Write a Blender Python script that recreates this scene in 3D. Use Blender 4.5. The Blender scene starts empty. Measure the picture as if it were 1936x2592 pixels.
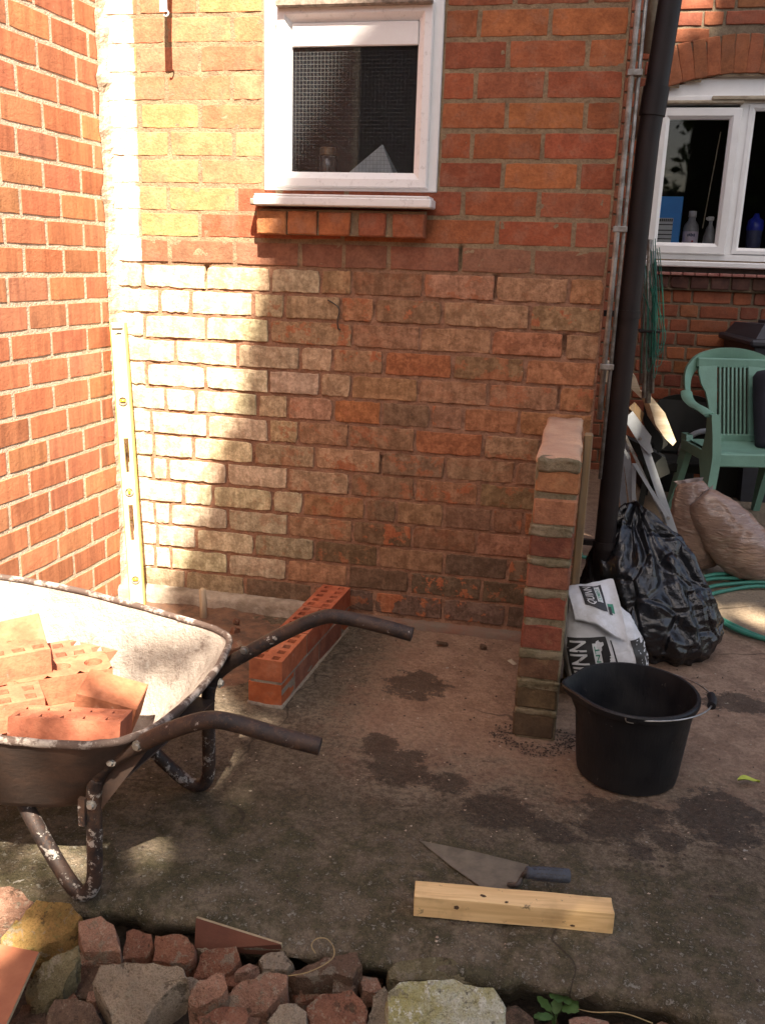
import bpy, bmesh, math, random
from mathutils import Vector, Matrix, Euler, noise as mn

sc = bpy.context.scene
COL = sc.collection
rnd = random.Random(7)

# ------------------------------------------------------------------ camera
CAM_R = Vector((0.9749, 0.2203, 0.0315)); CAM_F = Vector((-0.2033, 0.9428, -0.2642))
CAM_R = Vector((0.97498, 0.21914, 0.03145))
CAM_LOC = Vector((1.17822, -3.02124, 1.26669))
YAW, PITCH, ROLL = 0.21236418, 0.26731655, 0.03261069
FPX = 2302.33
_f = Vector((-math.sin(YAW)*math.cos(PITCH), math.cos(YAW)*math.cos(PITCH), -math.sin(PITCH)))
_r0 = Vector((math.cos(YAW), math.sin(YAW), 0)); _u0 = _r0.cross(_f)
CAM_R = _r0*math.cos(ROLL) + _u0*math.sin(ROLL)
CAM_U = -_r0*math.sin(ROLL) + _u0*math.cos(ROLL)
CAM_F = _f
cam = bpy.data.cameras.new("camera")
cam.sensor_fit = 'VERTICAL'; cam.sensor_height = 24.0; cam.lens = FPX/2592*24.0
cam.clip_start = 0.05; cam.clip_end = 500
camo = bpy.data.objects.new("camera", cam); COL.objects.link(camo)
camo.matrix_world = Matrix(((CAM_R.x, CAM_U.x, -CAM_F.x, CAM_LOC.x), (CAM_R.y, CAM_U.y, -CAM_F.y, CAM_LOC.y),
                            (CAM_R.z, CAM_U.z, -CAM_F.z, CAM_LOC.z), (0, 0, 0, 1)))
sc.camera = camo

# ------------------------------------------------------------------ light
SUN_D = Vector((-0.24, 0.70, -1.0))          # the way the sunlight travels
world = bpy.data.worlds.new("World"); sc.world = world; world.use_nodes = True
wn = world.node_tree
sky = wn.nodes.new('ShaderNodeTexSky'); sky.sky_type = 'NISHITA'; sky.sun_disc = False
sky.sun_elevation = math.atan2(1.0, math.hypot(.24, .70))
sky.sun_rotation = math.atan2(0.24, -0.70)
sky.air_density = 1.0; sky.dust_density = 2.5; sky.ozone_density = 0.6
wn.links.new(sky.outputs[0], wn.nodes['Background'].inputs[0])
wn.nodes['Background'].inputs[1].default_value = 0.068
sun = bpy.data.lights.new("sun", 'SUN'); sun.energy = 5.0; sun.angle = math.radians(0.55); sun.color = (1.0, 0.95, 0.87)
suno = bpy.data.objects.new("sun", sun); COL.objects.link(suno)
suno.rotation_euler = SUN_D.to_track_quat('-Z', 'Y').to_euler(); suno.location = (3, -8, 12)
vs = sc.view_settings
vs.view_transform = 'Standard'; vs.look = 'None'; vs.gamma = 1.0; vs.use_curve_mapping = False
vs.exposure = 2.2
vs.use_white_balance = True; vs.white_balance_temperature = 7400; vs.white_balance_tint = 12
sc.cycles.max_bounces = 6; sc.cycles.diffuse_bounces = 3; sc.cycles.glossy_bounces = 3; sc.cycles.transparent_max_bounces = 12

# ------------------------------------------------------------------ pixel helpers (measured on the photograph at 1652 px width)
DS = 1936/1652
def _ray(x, y): return CAM_F + CAM_R*((x*DS-968)/FPX) - CAM_U*((y*DS-1296)/FPX)
def WD(x, y, Y=0.0):
    d = _ray(x, y); return CAM_LOC + d*((Y-CAM_LOC.y)/d.y)
def GD(x, y, z=0.0):
    d = _ray(x, y); return CAM_LOC + d*((z-CAM_LOC.z)/d.z)

# ------------------------------------------------------------------ object helpers
def tag(o, label=None, cat=None, group=None, kind=None):
    if label: o['label'] = label
    if cat: o['category'] = cat
    if group: o['group'] = group
    if kind: o['kind'] = kind
    return o
def link(o, parent=None):
    COL.objects.link(o)
    if parent is not None: o.parent = parent
    return o
def empty(name, loc=(0, 0, 0), rz=0, label=None, cat=None, group=None, rot=None):
    o = bpy.data.objects.new(name, None); o.empty_display_size = .1
    o.location = loc; o.rotation_euler = rot if rot else (0, 0, rz)
    link(o); return tag(o, label, cat, group)
def mk(name, V, F, mat, parent=None, smooth=False, autos=None):
    m = bpy.data.meshes.new(name); m.from_pydata([tuple(v) for v in V], [], F); m.update()
    if isinstance(mat, (list, tuple)):
        for q in mat: m.materials.append(q)
    else: m.materials.append(mat)
    if smooth: m.polygons.foreach_set('use_smooth', [True]*len(m.polygons))
    o = bpy.data.objects.new(name, m); link(o, parent)
    if autos is not None:
        m.polygons.foreach_set('use_smooth', [True]*len(m.polygons))
        m.set_sharp_from_angle(angle=math.radians(autos))
    return o
def fromb(name, bm, mat, parent=None, smooth=False, autos=None):
    m = bpy.data.meshes.new(name); bm.normal_update(); bm.to_mesh(m); bm.free()
    m.materials.append(mat)
    if smooth: m.polygons.foreach_set('use_smooth', [True]*len(m.polygons))
    if autos is not None:
        m.polygons.foreach_set('use_smooth', [True]*len(m.polygons)); m.set_sharp_from_angle(angle=math.radians(autos))
    return link(bpy.data.objects.new(name, m), parent)
class MB:
    "collects geometry for one mesh"
    def __init__(s): s.v = []; s.f = []
    def add(s, V, F, M=None):
        n = len(s.v); s.v += [(M @ Vector(p)) if M else Vector(p) for p in V]; s.f += [tuple(i+n for i in q) for q in F]; return s
    def box(s, a, b, M=None):
        x0, y0, z0 = a; x1, y1, z1 = b
        return s.add([(x0,y0,z0),(x1,y0,z0),(x1,y1,z0),(x0,y1,z0),(x0,y0,z1),(x1,y0,z1),(x1,y1,z1),(x0,y1,z1)],
                     [(0,3,2,1),(4,5,6,7),(0,1,5,4),(1,2,6,5),(2,3,7,6),(3,0,4,7)], M)
    def cbox(s, a, b, c=.003, M=None):
        "box with chamfered edges"
        bm = bmesh.new(); bmesh.ops.create_cube(bm, size=1)
        a = Vector(a); b = Vector(b)
        for v in bm.verts: v.co = Vector(((a[i]+b[i])/2 + v.co[i]*(b[i]-a[i]) for i in range(3)))
        bmesh.ops.bevel(bm, geom=bm.edges[:], offset=c, segments=1, affect='EDGES')
        s.bm(bm, M); return s
    def bm(s, bm, M=None):
        bm.verts.index_update()
        s.add([v.co.copy() for v in bm.verts], [tuple(v.index for v in f.verts) for f in bm.faces], M); bm.free()
    def tube(s, pts, r, seg=10, cap=True, M=None):
        V, F = tube(pts, r, seg, cap); return s.add(V, F, M)
    def build(s, name, mat, parent=None, smooth=False, autos=None): return mk(name, s.v, s.f, mat, parent, smooth, autos)
def catmull(P, n=6, closed=False):
    P = [Vector(p) for p in P]; out = []; N = len(P)
    for i in range(N if closed else N-1):
        if closed: p0, p1, p2, p3 = P[(i-1) % N], P[i], P[(i+1) % N], P[(i+2) % N]
        else: p0, p1, p2, p3 = P[max(i-1, 0)], P[i], P[i+1], P[min(i+2, N-1)]
        for k in range(n):
            t = k/n
            out.append(.5*((2*p1)+(p2-p0)*t+(2*p0-5*p1+4*p2-p3)*t*t+(3*p1-p0-3*p2+p3)*t**3))
    if not closed: out.append(P[-1])
    return out
def tube(pts, r, seg=10, cap=True, flat=1.0, up=None):
    "sweep of a round (or flattened) section along points; r a number or a list"
    pts = [Vector(p) for p in pts]; n = len(pts); V = []; F = []
    rr = r if isinstance(r, (list, tuple)) else [r]*n
    t0 = (pts[1]-pts[0]).normalized(); nrm = up.copy() if up else t0.orthogonal().normalized()
    for i, p in enumerate(pts):
        t = (pts[min(i+1, n-1)]-pts[max(i-1, 0)]).normalized()
        nrm = nrm - t*nrm.dot(t)
        nrm = nrm.normalized() if nrm.length > 1e-6 else t.orthogonal().normalized()
        b = t.cross(nrm)
        for k in range(seg):
            a = 2*math.pi*k/seg; V.append(p + nrm*math.cos(a)*rr[i]*flat + b*math.sin(a)*rr[i])
    for i in range(n-1):
        for k in range(seg):
            F.append((i*seg+k, i*seg+(k+1) % seg, (i+1)*seg+(k+1) % seg, (i+1)*seg+k))
    if cap: F += [tuple(range(seg))[::-1], tuple(range((n-1)*seg, n*seg))]
    return V, F
def lathe(prof, seg=40, mod=None):
    V = []; F = []; n = len(prof)
    for i, (r, z) in enumerate(prof):
        for k in range(seg):
            a = 2*math.pi*k/seg; rr = mod(a, r, z) if mod else r
            V.append((rr*math.cos(a), rr*math.sin(a), z))
    for i in range(n-1):
        for k in range(seg):
            F.append((i*seg+k, i*seg+(k+1) % seg, (i+1)*seg+(k+1) % seg, (i+1)*seg+k))
    return V, F
def gsurf(nu, nv, fn, closed=True, caps=True):
    V = [fn(i/nu if closed else i/(nu-1), j/(nv-1)) for j in range(nv) for i in range(nu)]; F = []
    for j in range(nv-1):
        for i in range(nu if closed else nu-1):
            F.append((j*nu+i, j*nu+(i+1) % nu, (j+1)*nu+(i+1) % nu, (j+1)*nu+i))
    if closed and caps: F += [tuple(range(nu))[::-1], tuple(range((nv-1)*nu, nv*nu))]
    return V, F
def fbm(p, o=4, l=2.1): return mn.fractal(Vector(p), 1.0, l, o)      # about -1..1
def nz(p): return mn.noise(Vector(p))

# ------------------------------------------------------------------ materials
class NT:
    def __init__(s, name):
        s.m = bpy.data.materials.new(name); s.m.use_nodes = True; s.t = s.m.node_tree
        s.b = s.t.nodes['Principled BSDF']; s._pos = None
    def n(s, typ, **kw):
        q = s.t.nodes.new(typ)
        for k, v in kw.items(): setattr(q, k, v)
        return q
    def set(s, sock, v):
        if isinstance(v, bpy.types.NodeSocket): s.t.links.new(v, sock)
        elif v is not None:
            if isinstance(v, (tuple, list)) and len(v) == 3 and sock.type == 'RGBA': v = (*v, 1)
            sock.default_value = v
    def pos(s, obj=False):
        if obj: return s.n('ShaderNodeTexCoord').outputs['Object']
        if s._pos is None: s._pos = s.n('ShaderNodeNewGeometry').outputs['Position']
        return s._pos
    def map(s, vec, sc3=(1, 1, 1), loc=(0, 0, 0)):
        q = s.n('ShaderNodeMapping'); s.set(q.inputs['Vector'], vec); q.inputs['Scale'].default_value = sc3; q.inputs['Location'].default_value = loc
        return q.outputs[0]
    def noise(s, scale, detail=4, rough=.6, vec=None, dist=0):
        q = s.n('ShaderNodeTexNoise'); s.set(q.inputs['Vector'], vec if vec is not None else s.pos())
        q.inputs['Scale'].default_value = scale; q.inputs['Detail'].default_value = detail
        q.inputs['Roughness'].default_value = rough; q.inputs['Distortion'].default_value = dist
        return q.outputs[0]
    def voro(s, scale, vec=None, feat='F1', rand=1.0):
        q = s.n('ShaderNodeTexVoronoi', feature=feat); s.set(q.inputs['Vector'], vec if vec is not None else s.pos())
        q.inputs['Scale'].default_value = scale; q.inputs['Randomness'].default_value = rand
        return q.outputs
    def ramp(s, v, a, b, lo=0.0, hi=1.0):
        q = s.n('ShaderNodeMapRange', interpolation_type='SMOOTHSTEP'); s.set(q.inputs[0], v)
        for i, x in zip((1, 2, 3, 4), (a, b, lo, hi)): q.inputs[i].default_value = x
        return q.outputs[0]
    def math(s, op, a, b=None):
        q = s.n('ShaderNodeMath', operation=op); s.set(q.inputs[0], a)
        if b is not None: s.set(q.inputs[1], b)
        return q.outputs[0]
    def mix(s, f, a, b, mode='MIX'):
        q = s.n('ShaderNodeMix', data_type='RGBA', blend_type=mode)
        s.set(q.inputs[0], f); s.set(q.inputs[6], a); s.set(q.inputs[7], b); return q.outputs[2]
    def sep(s, v):
        q = s.n('ShaderNodeSeparateXYZ'); s.set(q.inputs[0], v); return q.outputs
    def bump(s, h, st=.5, d=.01, prev=None):
        q = s.n('ShaderNodeBump'); q.inputs['Strength'].default_value = st; q.inputs['Distance'].default_value = d
        s.set(q.inputs['Height'], h)
        if prev is not None: s.set(q.inputs['Normal'], prev)
        return q.outputs[0]
    def out(s, col=None, rough=.8, nrm=None, **kw):
        s.set(s.b.inputs['Base Color'], col); s.set(s.b.inputs['Roughness'], rough)
        if nrm is not None: s.set(s.b.inputs['Normal'], nrm)
        for k, v in kw.items(): s.set(s.b.inputs[k.replace('_', ' ')], v)
        return s.m
def objcol(t): return t.n('ShaderNodeObjectInfo').outputs['Color']

def brick_mat(name, stain, lo, hi, amt=1.0, streak=True, pale=None, grime=.35, relief=.0022, spk=.35):
    t = NT(name); p = t.pos()
    base = objcol(t)
    big = t.noise(7, 2); fine = t.noise(95, 3, .72)
    st = t.noise(1.0, 3, .65, t.map(p, (38, 38, 4.5))) if streak else t.noise(16, 3, .65)
    blot = t.noise(11, 4, .7, t.map(p, (1, 1, 1), (3, 7, 1)))
    c = t.mix(t.ramp(st, .3, .72), t.mix(1, base, (.76, .72, .72), 'MULTIPLY'), t.mix(1, base, (1.18, 1.14, 1.10), 'MULTIPLY'))
    m = t.math('MULTIPLY', t.ramp(t.math('ADD', t.math('MULTIPLY', st, .45), t.math('MULTIPLY', blot, .55)), lo, hi), amt)
    stc = t.mix(t.ramp(big, .3, .7), stain, tuple(q*.68 for q in stain))
    c = t.mix(m, c, stc)
    c = t.mix(t.ramp(fine, .35, .75, 0, spk), c, t.mix(1, c, (.45, .42, .42), 'MULTIPLY'))
    c = t.mix(t.ramp(t.noise(19, 4, .75, t.map(p, (1, 1, 1), (9, 2, 5))), .6, .78, 0, grime), c, (.045, .037, .03))
    c = t.mix(t.ramp(t.noise(13, 4, .8, t.map(p, (1, 1, 1), (1, 12, 5))), .66, .80, 0, .55), c, (.60, .53, .45))
    if pale:
        x = t.sep(p)
        e = t.math('ADD', x[0], t.math('MULTIPLY', t.noise(30, 2), .012))
        f = t.math('MULTIPLY', t.ramp(e, pale[0]-.004, pale[0]+.004, 1, 0), t.ramp(t.noise(24, 4), .22, .5, .35, .95))
        c = t.mix(f, c, t.mix(t.ramp(t.noise(55, 4, .7), .35, .65), (.70, .64, .54), (.50, .40, .30)))
    h = t.math('ADD', t.math('MULTIPLY', fine, .9), t.math('MULTIPLY', blot, 1.0))
    return t.out(c, .88, t.bump(h, 1.0, relief), Specular_IOR_Level=.25)
def mortar_mat(name, c1, c2, zsplit=None, c3=None, c4=None, pale=None):
    t = NT(name); p = t.pos()
    a = t.noise(14, 3, .7); b = t.noise(120, 3, .75)
    c = t.mix(t.ramp(a, .3, .7), c1, c2)
    if zsplit is not None:
        z = t.math('ADD', t.sep(p)[2], t.math('MULTIPLY', a, .03))
        c = t.mix(t.ramp(z, zsplit-.01, zsplit+.03), t.mix(t.ramp(a, .3, .7), c3, c4), c)
    if pale:
        e = t.math('ADD', t.sep(p)[0], t.math('MULTIPLY', a, .05))
        c = t.mix(t.ramp(e, pale, pale+.03, .8, 0), c, (.66, .58, .47))
    c = t.mix(t.ramp(b, .4, .75, 0, .6), c, t.mix(1, c, (.45, .42, .4), 'MULTIPLY'))
    return t.out(c, .95, t.bump(t.math('ADD', b, a), 1.0, .004), Specular_IOR_Level=.15)
def simple(name, c1, c2=None, scale=20, rough=.6, bump=0.0, bscale=80, det=4, **kw):
    t = NT(name); c2 = c2 or tuple(q*.7 for q in c1)
    c = t.mix(t.ramp(t.noise(scale, det, .65), .32, .68), c1, c2)
    n = t.bump(t.noise(bscale, 4, .7), 1.0, bump) if bump else None
    return t.out(c, rough, n, **kw)

M = {}
M['brick_up'] = brick_mat('old_brick', (.30, .15, .10), .48, .62, .55, False, pale=(-.352,), grime=.45, spk=.5, relief=.0026)
def washed_mat():
    t = NT('washed_brick'); p = t.pos()
    wash = objcol(t); st = t.noise(1.0, 3, .65, t.map(p, (42, 42, 4.0))); bl = t.noise(15, 4, .72); fine = t.noise(95, 3, .7); big = t.noise(6, 3, .6)
    c = t.mix(t.ramp(st, .30, .70), t.mix(1, wash, (.85, .83, .81), 'MULTIPLY'), t.mix(1, wash, (1.08, 1.06, 1.04), 'MULTIPLY'))
    c = t.mix(t.ramp(t.noise(24, 4, .75, t.map(p, (1, 1, 1), (6, 1, 3))), .40, .62), t.mix(1, c, (.70, .66, .62), 'MULTIPLY'), t.mix(1, c, (1.1, 1.08, 1.06), 'MULTIPLY'))
    pt = t.math('ADD', t.math('MULTIPLY', bl, .7), t.math('MULTIPLY', big, .35))
    al = t.n('ShaderNodeObjectInfo').outputs['Alpha']
    c = t.mix(t.math('MULTIPLY', t.ramp(pt, .545, .585), al), c, t.mix(t.ramp(st, .3, .7), (.36, .115, .055), (.44, .17, .085)))
    c = t.mix(t.ramp(pt, .36, .41, .75, 0), c, t.mix(1, wash, (.42, .40, .40), 'MULTIPLY'))
    c = t.mix(t.ramp(fine, .36, .72, 0, .5), c, t.mix(1, c, (.5, .47, .46), 'MULTIPLY'))
    c = t.mix(t.ramp(t.noise(21, 4, .8, t.map(p, (1, 1, 1), (1, 12, 5))), .66, .74, 0, .45), c, (.52, .40, .29))
    h = t.math('ADD', t.math('MULTIPLY', fine, .6), t.math('MULTIPLY', bl, 1.1))
    return t.out(c, .9, t.bump(h, 1.0, .0038), Specular_IOR_Level=.2)
M['brick_low'] = washed_mat()
M['brick_new'] = brick_mat('wirecut_brick', (.46, .19, .10), .45, .66, .55, True, grime=.10, spk=.22, relief=.0014)
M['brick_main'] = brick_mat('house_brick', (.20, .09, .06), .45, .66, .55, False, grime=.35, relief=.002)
M['brick_fresh'] = brick_mat('fresh_brick', (.44, .19, .115), .5, .64, .6, False, grime=.12, spk=.3, relief=.0024)
M['brick_pier'] = brick_mat('pier_brick', (.30, .22, .12), .55, .70, .6, False, grime=.45, relief=.004, spk=.5)
M['mortar_wing'] = mortar_mat('wing_mortar', (.32, .235, .145), (.22, .155, .10), 1.252, (.36, .195, .125), (.25, .135, .088), pale=-.36)
M['mortar_left'] = mortar_mat('cream_mortar', (.62, .50, .385), (.51, .385, .285))
M['rough_pointing'] = mortar_mat('rough_pointing', (.52, .42, .32), (.36, .26, .19))
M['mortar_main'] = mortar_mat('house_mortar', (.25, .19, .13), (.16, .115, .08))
M['mortar_pier'] = mortar_mat('pier_mortar', (.25, .195, .13), (.15, .125, .075))
M['mortar_low'] = mortar_mat('new_mortar', (.33, .28, .22), (.25, .21, .17))
M['pvc'] = simple('white_pvc', (.80, .80, .80), (.74, .74, .735), 6, .32, .0004, 60)
def pvc_dirty():
    t = NT('grimy_pvc'); a = t.noise(40, 6, .8); 
    c = t.mix(t.ramp(a, .52, .75, 0, .65), (.80, .80, .80), (.35, .34, .33)); return t.out(c, .4)
M['pvc_dirty'] = pvc_dirty()
M['drip'] = simple('dirty_drip', (.30, .24, .19), (.14, .11, .085), 60, .8, .001, 90)
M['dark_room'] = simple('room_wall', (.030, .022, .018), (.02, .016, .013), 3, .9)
M['dark_fill'] = simple('dark_gap', (.05, .033, .025), (.03, .02, .016), 30, .95)  # near-black colour standing in for the shade inside hollows and gaps
def glass(name, wire=False, tint=(1, 1, 1)):
    t = NT(name); tr = t.n('ShaderNodeBsdfTransparent'); tr.inputs[0].default_value = (*tint, 1)
    gl = t.n('ShaderNodeBsdfGlossy'); gl.inputs['Roughness'].default_value = .02
    fr = t.n('ShaderNodeFresnel'); fr.inputs[0].default_value = 1.5
    mx = t.n('ShaderNodeMixShader'); t.set(mx.inputs[0], fr.outputs[0]); t.set(mx.inputs[1], tr.outputs[0]); t.set(mx.inputs[2], gl.outputs[0])
    o = mx.outputs[0]
    if wire:
        x = t.sep(t.pos()); w = .0118
        def ln(a): 
            q = t.math('PINGPONG', a, w/2); return t.ramp(q, .0004, .0011, 1, 0)
        f = t.math('MULTIPLY', t.math('MAXIMUM', ln(x[0]), ln(x[2])), .32)
        d = t.n('ShaderNodeBsdfDiffuse'); d.inputs[0].default_value = (.17, .17, .16, 1)
        m2 = t.n('ShaderNodeMixShader'); t.set(m2.inputs[0], f); t.set(m2.inputs[1], o); t.set(m2.inputs[2], d.outputs[0]); o = m2.outputs[0]
        haze = t.n('ShaderNodeBsdfDiffuse'); haze.inputs[0].default_value = (.16, .19, .24, 1)  # bluish diffuse film on the glass, standing in for reflected sky
        m3 = t.n('ShaderNodeMixShader'); t.set(m3.inputs[0], t.ramp(t.noise(5, 4), .3, .8, .03, .07)); t.set(m3.inputs[1], o); t.set(m3.inputs[2], haze.outputs[0]); o = m3.outputs[0]
    t.t.links.new(o, t.t.nodes['Material Output'].inputs[0]); return t.m
M['glass'] = glass('window_glass'); M['wired'] = glass('wired_glass', True)
def concrete():
    t = NT('stained_concrete'); p = t.pos(); x = t.sep(p)
    a = t.noise(2.2, 4, .6); b = t.noise(11, 5, .72); g = t.noise(62, 4, .78); gg = t.noise(270, 2, .7)
    c = t.mix(t.ramp(a, .35, .65), (.215, .170, .122), (.14, .110, .077))
    c = t.mix(t.ramp(b, .46, .62, 0, .6), c, (.066, .052, .036))
    fl_ = t.math('MULTIPLY', t.ramp(t.noise(8, 6, .82, t.map(p, (1, 1.7, 1), (2, 3, 1)), .6), .555, .585), t.math('MULTIPLY', t.ramp(x[0], .45, .75), t.math('MULTIPLY', t.ramp(x[1], -1.40, -1.15), t.ramp(x[1], -.30, -.55))))
    c = t.mix(t.math('MULTIPLY', fl_, .62), c, (.040, .028, .020))
    dust = t.math('MULTIPLY', t.ramp(t.math('ADD', x[1], t.math('MULTIPLY', b, .75)), -.80, -.25), t.ramp(t.math('ADD', x[0], t.math('MULTIPLY', b, .5)), .72, 1.0))
    c = t.mix(t.math('MULTIPLY', dust, .85), c, t.mix(t.ramp(b, .4, .6), (.42, .27, .185), (.31, .19, .13)))
    moss = t.math('MULTIPLY', t.ramp(t.math('ADD', x[1], t.math('MULTIPLY', b, -.35)), -1.52, -1.22, 1, 0), t.ramp(b, .35, .6))
    c = t.mix(t.math('MULTIPLY', moss, .65), c, (.066, .062, .028))
    # dark marks where something wet was spilt
    wob = t.math('ADD', t.math('MULTIPLY', t.noise(13, 5, .8, t.map(p, (1, 1.3, 1), (2, 5, 0))), 3.4), t.math('MULTIPLY', g, .5)); wob = t.math('SUBTRACT', wob, .75); damp = None
    for (px, py, w, h) in [(1340, 1772, 150, 62), (1555, 1765, 120, 75), (865, 1655, 90, 52), (965, 1690, 75, 26), (1075, 1755, 120, 52), (1440, 1815, 45, 34), (1385, 1838, 38, 26), (820, 1610, 60, 30), (1590, 1520, 95, 26), (1190, 1795, 80, 30), (900, 1480, 90, 40)]:
        q = GD(px, py); e = GD(px+w, py); f = GD(px, py-h); rx = abs(e.x-q.x); ry = abs(f.y-q.y)
        d = t.math('ADD', t.math('POWER', t.math('DIVIDE', t.math('SUBTRACT', x[0], q.x), rx), 2.0), t.math('POWER', t.math('DIVIDE', t.math('SUBTRACT', x[1], q.y), ry), 2.0))
        m = t.ramp(t.math('ADD', d, wob), 1.62, 1.84, 1, 0); damp = m if damp is None else t.math('MAXIMUM', damp, m)
    c = t.mix(t.math('MULTIPLY', damp, .74), c, (.036, .025, .018))
    far = t.math('MULTIPLY', t.ramp(x[1], .1, .5), t.ramp(x[0], 1.4, 1.6))
    c = t.mix(t.math('MULTIPLY', far, .8), c, (.30, .24, .165))
    gr = t.math('SUBTRACT', .72, t.math('MULTIPLY', dust, .35))
    c = t.mix(t.math('MULTIPLY', t.ramp(g, .40, .62), gr), c, t.mix(1, c, (.34, .32, .31), 'MULTIPLY'))
    c = t.mix(t.ramp(t.noise(130, 3, .8, t.map(p, (1, 1, 1), (1, 7, 3))), .58, .68, 0, .4), c, t.mix(.4, c, (.50, .42, .32)))
    c = t.mix(t.ramp(gg, .60, .72, 0, .55), c, t.mix(.4, c, (.50, .43, .34)))
    lich = t.math('MULTIPLY', t.ramp(g, .56, .66), t.ramp(t.math('ADD', x[1], t.math('MULTIPLY', a, -.5)), -1.75, -1.35, .8, 0))
    c = t.mix(lich, c, (.27, .255, .21))
    spot = t.math('MULTIPLY', t.ramp(t.noise(21, 4, .75, t.map(p, (1, 1, 1), (8, 8, 8))), .66, .70), t.ramp(t.noise(3.5, 2, .5, t.map(p, (1, 1, 1), (5, 8, 8))), .50, .58))
    c = t.mix(t.math('MULTIPLY', spot, .85), c, (.36, .34, .30))
    wv = t.n('ShaderNodeVectorMath', operation='MULTIPLY_ADD'); t.set(wv.inputs[0], t.n('ShaderNodeTexNoise').outputs['Color']); wv.inputs[1].default_value = (.16, .16, 0); t.set(wv.inputs[2], p)
    wv.inputs[0].links[0].from_node.inputs['Scale'].default_value = 6; t.set(wv.inputs[0].links[0].from_node.inputs['Vector'], p)
    cr = t.voro(1.15, wv.outputs[0], 'DISTANCE_TO_EDGE')[0]
    crack = t.math('MULTIPLY', t.ramp(cr, .0012, .0042, 1, 0), t.ramp(t.noise(2.6, 2, .5, t.map(p, (1, 1, 1), (3, 1, 8))), .44, .56))
    c = t.mix(t.math('MULTIPLY', crack, .65), c, (.03, .022, .016))
    h = t.math('ADD', t.math('MULTIPLY', g, 1.1), t.math('ADD', t.math('MULTIPLY', gg, .5), t.math('MULTIPLY', b, 1.3)))
    r = t.math('SUBTRACT', .93, t.math('MULTIPLY', damp, .3))
    return t.out(c, r, t.bump(h, 1.0, .009), Specular_IOR_Level=.25)
M['concrete'] = concrete()
M['soil'] = simple('dark_soil', (.06, .042, .028), (.025, .018, .013), 25, .95, .012, 60, 6)
M['grit_pale'] = simple('pale_grit', (.42, .36, .28), (.30, .19, .13), 30, .9)
M['dirt_dark'] = simple('dark_crumbs', (.07, .045, .032), (.035, .024, .018), 60, .95)
M['dirt'] = simple('red_dirt', (.20, .105, .065), (.10, .06, .042), 22, .95, .008, 70, 6)
def stone_mat(name, c1, c2, c3, s1=14, f3=.6, bump=.004):
    t = NT(name); p = t.pos()
    a = t.noise(s1, 4, .72); b = t.noise(s1*4.5, 5, .8); g = t.noise(320, 2, .7); m = t.noise(17, 5, .75, t.map(p, (1, 1, 1), (4, 9, 2)))
    c = t.mix(t.ramp(a, .38, .62), c1, c2); c = t.mix(t.ramp(b, .54, .62, 0, f3), c, c3)
    c = t.mix(t.ramp(m, .56, .60, 0, .7), c, (.24, .205, .155))                     # mortar still stuck on
    c = t.mix(t.ramp(m, .36, .42, .7, 0), c, (.05, .038, .026))                     # soil
    c = t.mix(t.ramp(b, .30, .42, .75, 0), c, t.mix(1, c, (.30, .28, .27), 'MULTIPLY'))
    c = t.mix(t.ramp(g, .45, .7, 0, .55), c, t.mix(1, c, (.4, .4, .4), 'MULTIPLY'))
    return t.out(c, .95, t.bump(t.math('ADD', t.math('ADD', b, t.math('MULTIPLY', m, 1.6)), t.math('MULTIPLY', g, .35)), 1.0, bump*2.4), Specular_IOR_Level=.12)
M['r_brick'] = stone_mat('broken_brick', (.27, .125, .08), (.19, .085, .056), (.32, .24, .17))
M['r_pink'] = stone_mat('pink_brick', (.36, .205, .145), (.27, .15, .105), (.42, .33, .25))
M['r_grey'] = stone_mat('grey_rubble', (0.315, 0.253, 0.185), (0.248, 0.197, 0.147), (0.135, 0.107, 0.079), 9)
M['r_olive'] = stone_mat('olive_rubble', (0.184, 0.157, 0.092), (0.135, 0.113, 0.065), (0.259, 0.227, 0.151), 9)
M['r_ochre'] = stone_mat('ochre_rubble', (.33, .20, .075), (.21, .135, .05), (.17, .15, .06), 16, .7)
M['r_lichen'] = stone_mat('lichen_stone', (0.520, 0.507, 0.403), (0.390, 0.351, 0.156), (0.715, 0.702, 0.611), 12, .8)
M['r_brown'] = stone_mat('brown_rubble', (0.150, 0.094, 0.066), (0.104, 0.066, 0.046), (0.206, 0.141, 0.094), 12)
M['tile'] = simple('terracotta', (.44, .17, .09), (.36, .125, .065), 9, .7, .0012, 120)
M['tile_dark'] = simple('dark_terracotta', (.17, .065, .04), (.12, .045, .03), 9, .8, .0015, 120)
M['tile_edge'] = simple('pale_tile_edge', (.42, .33, .2), (.3, .22, .13), 40, .9)
def rust():
    t = NT('rusty_paint'); p = t.pos()
    a = t.noise(16, 5, .7); b = t.noise(70, 5, .8); w = t.noise(34, 5, .75, t.map(p, (1, 1, 1), (3, 3, 8)))
    c = t.mix(t.ramp(a, .35, .65), (.016, .013, .014), (.06, .034, .024))
    c = t.mix(t.ramp(b, .5, .7, 0, .6), c, (.14, .07, .04))
    low = t.ramp(t.sep(p)[2], .10, .34, .085, 0)
    c = t.mix(t.ramp(t.math('ADD', w, low), .635, .67, 0, .85), c, (.38, .35, .32))
    return t.out(c, .6, t.bump(t.math('ADD', a, b), 1.0, .0012), Metallic=.15)
M['rust'] = rust()
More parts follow.
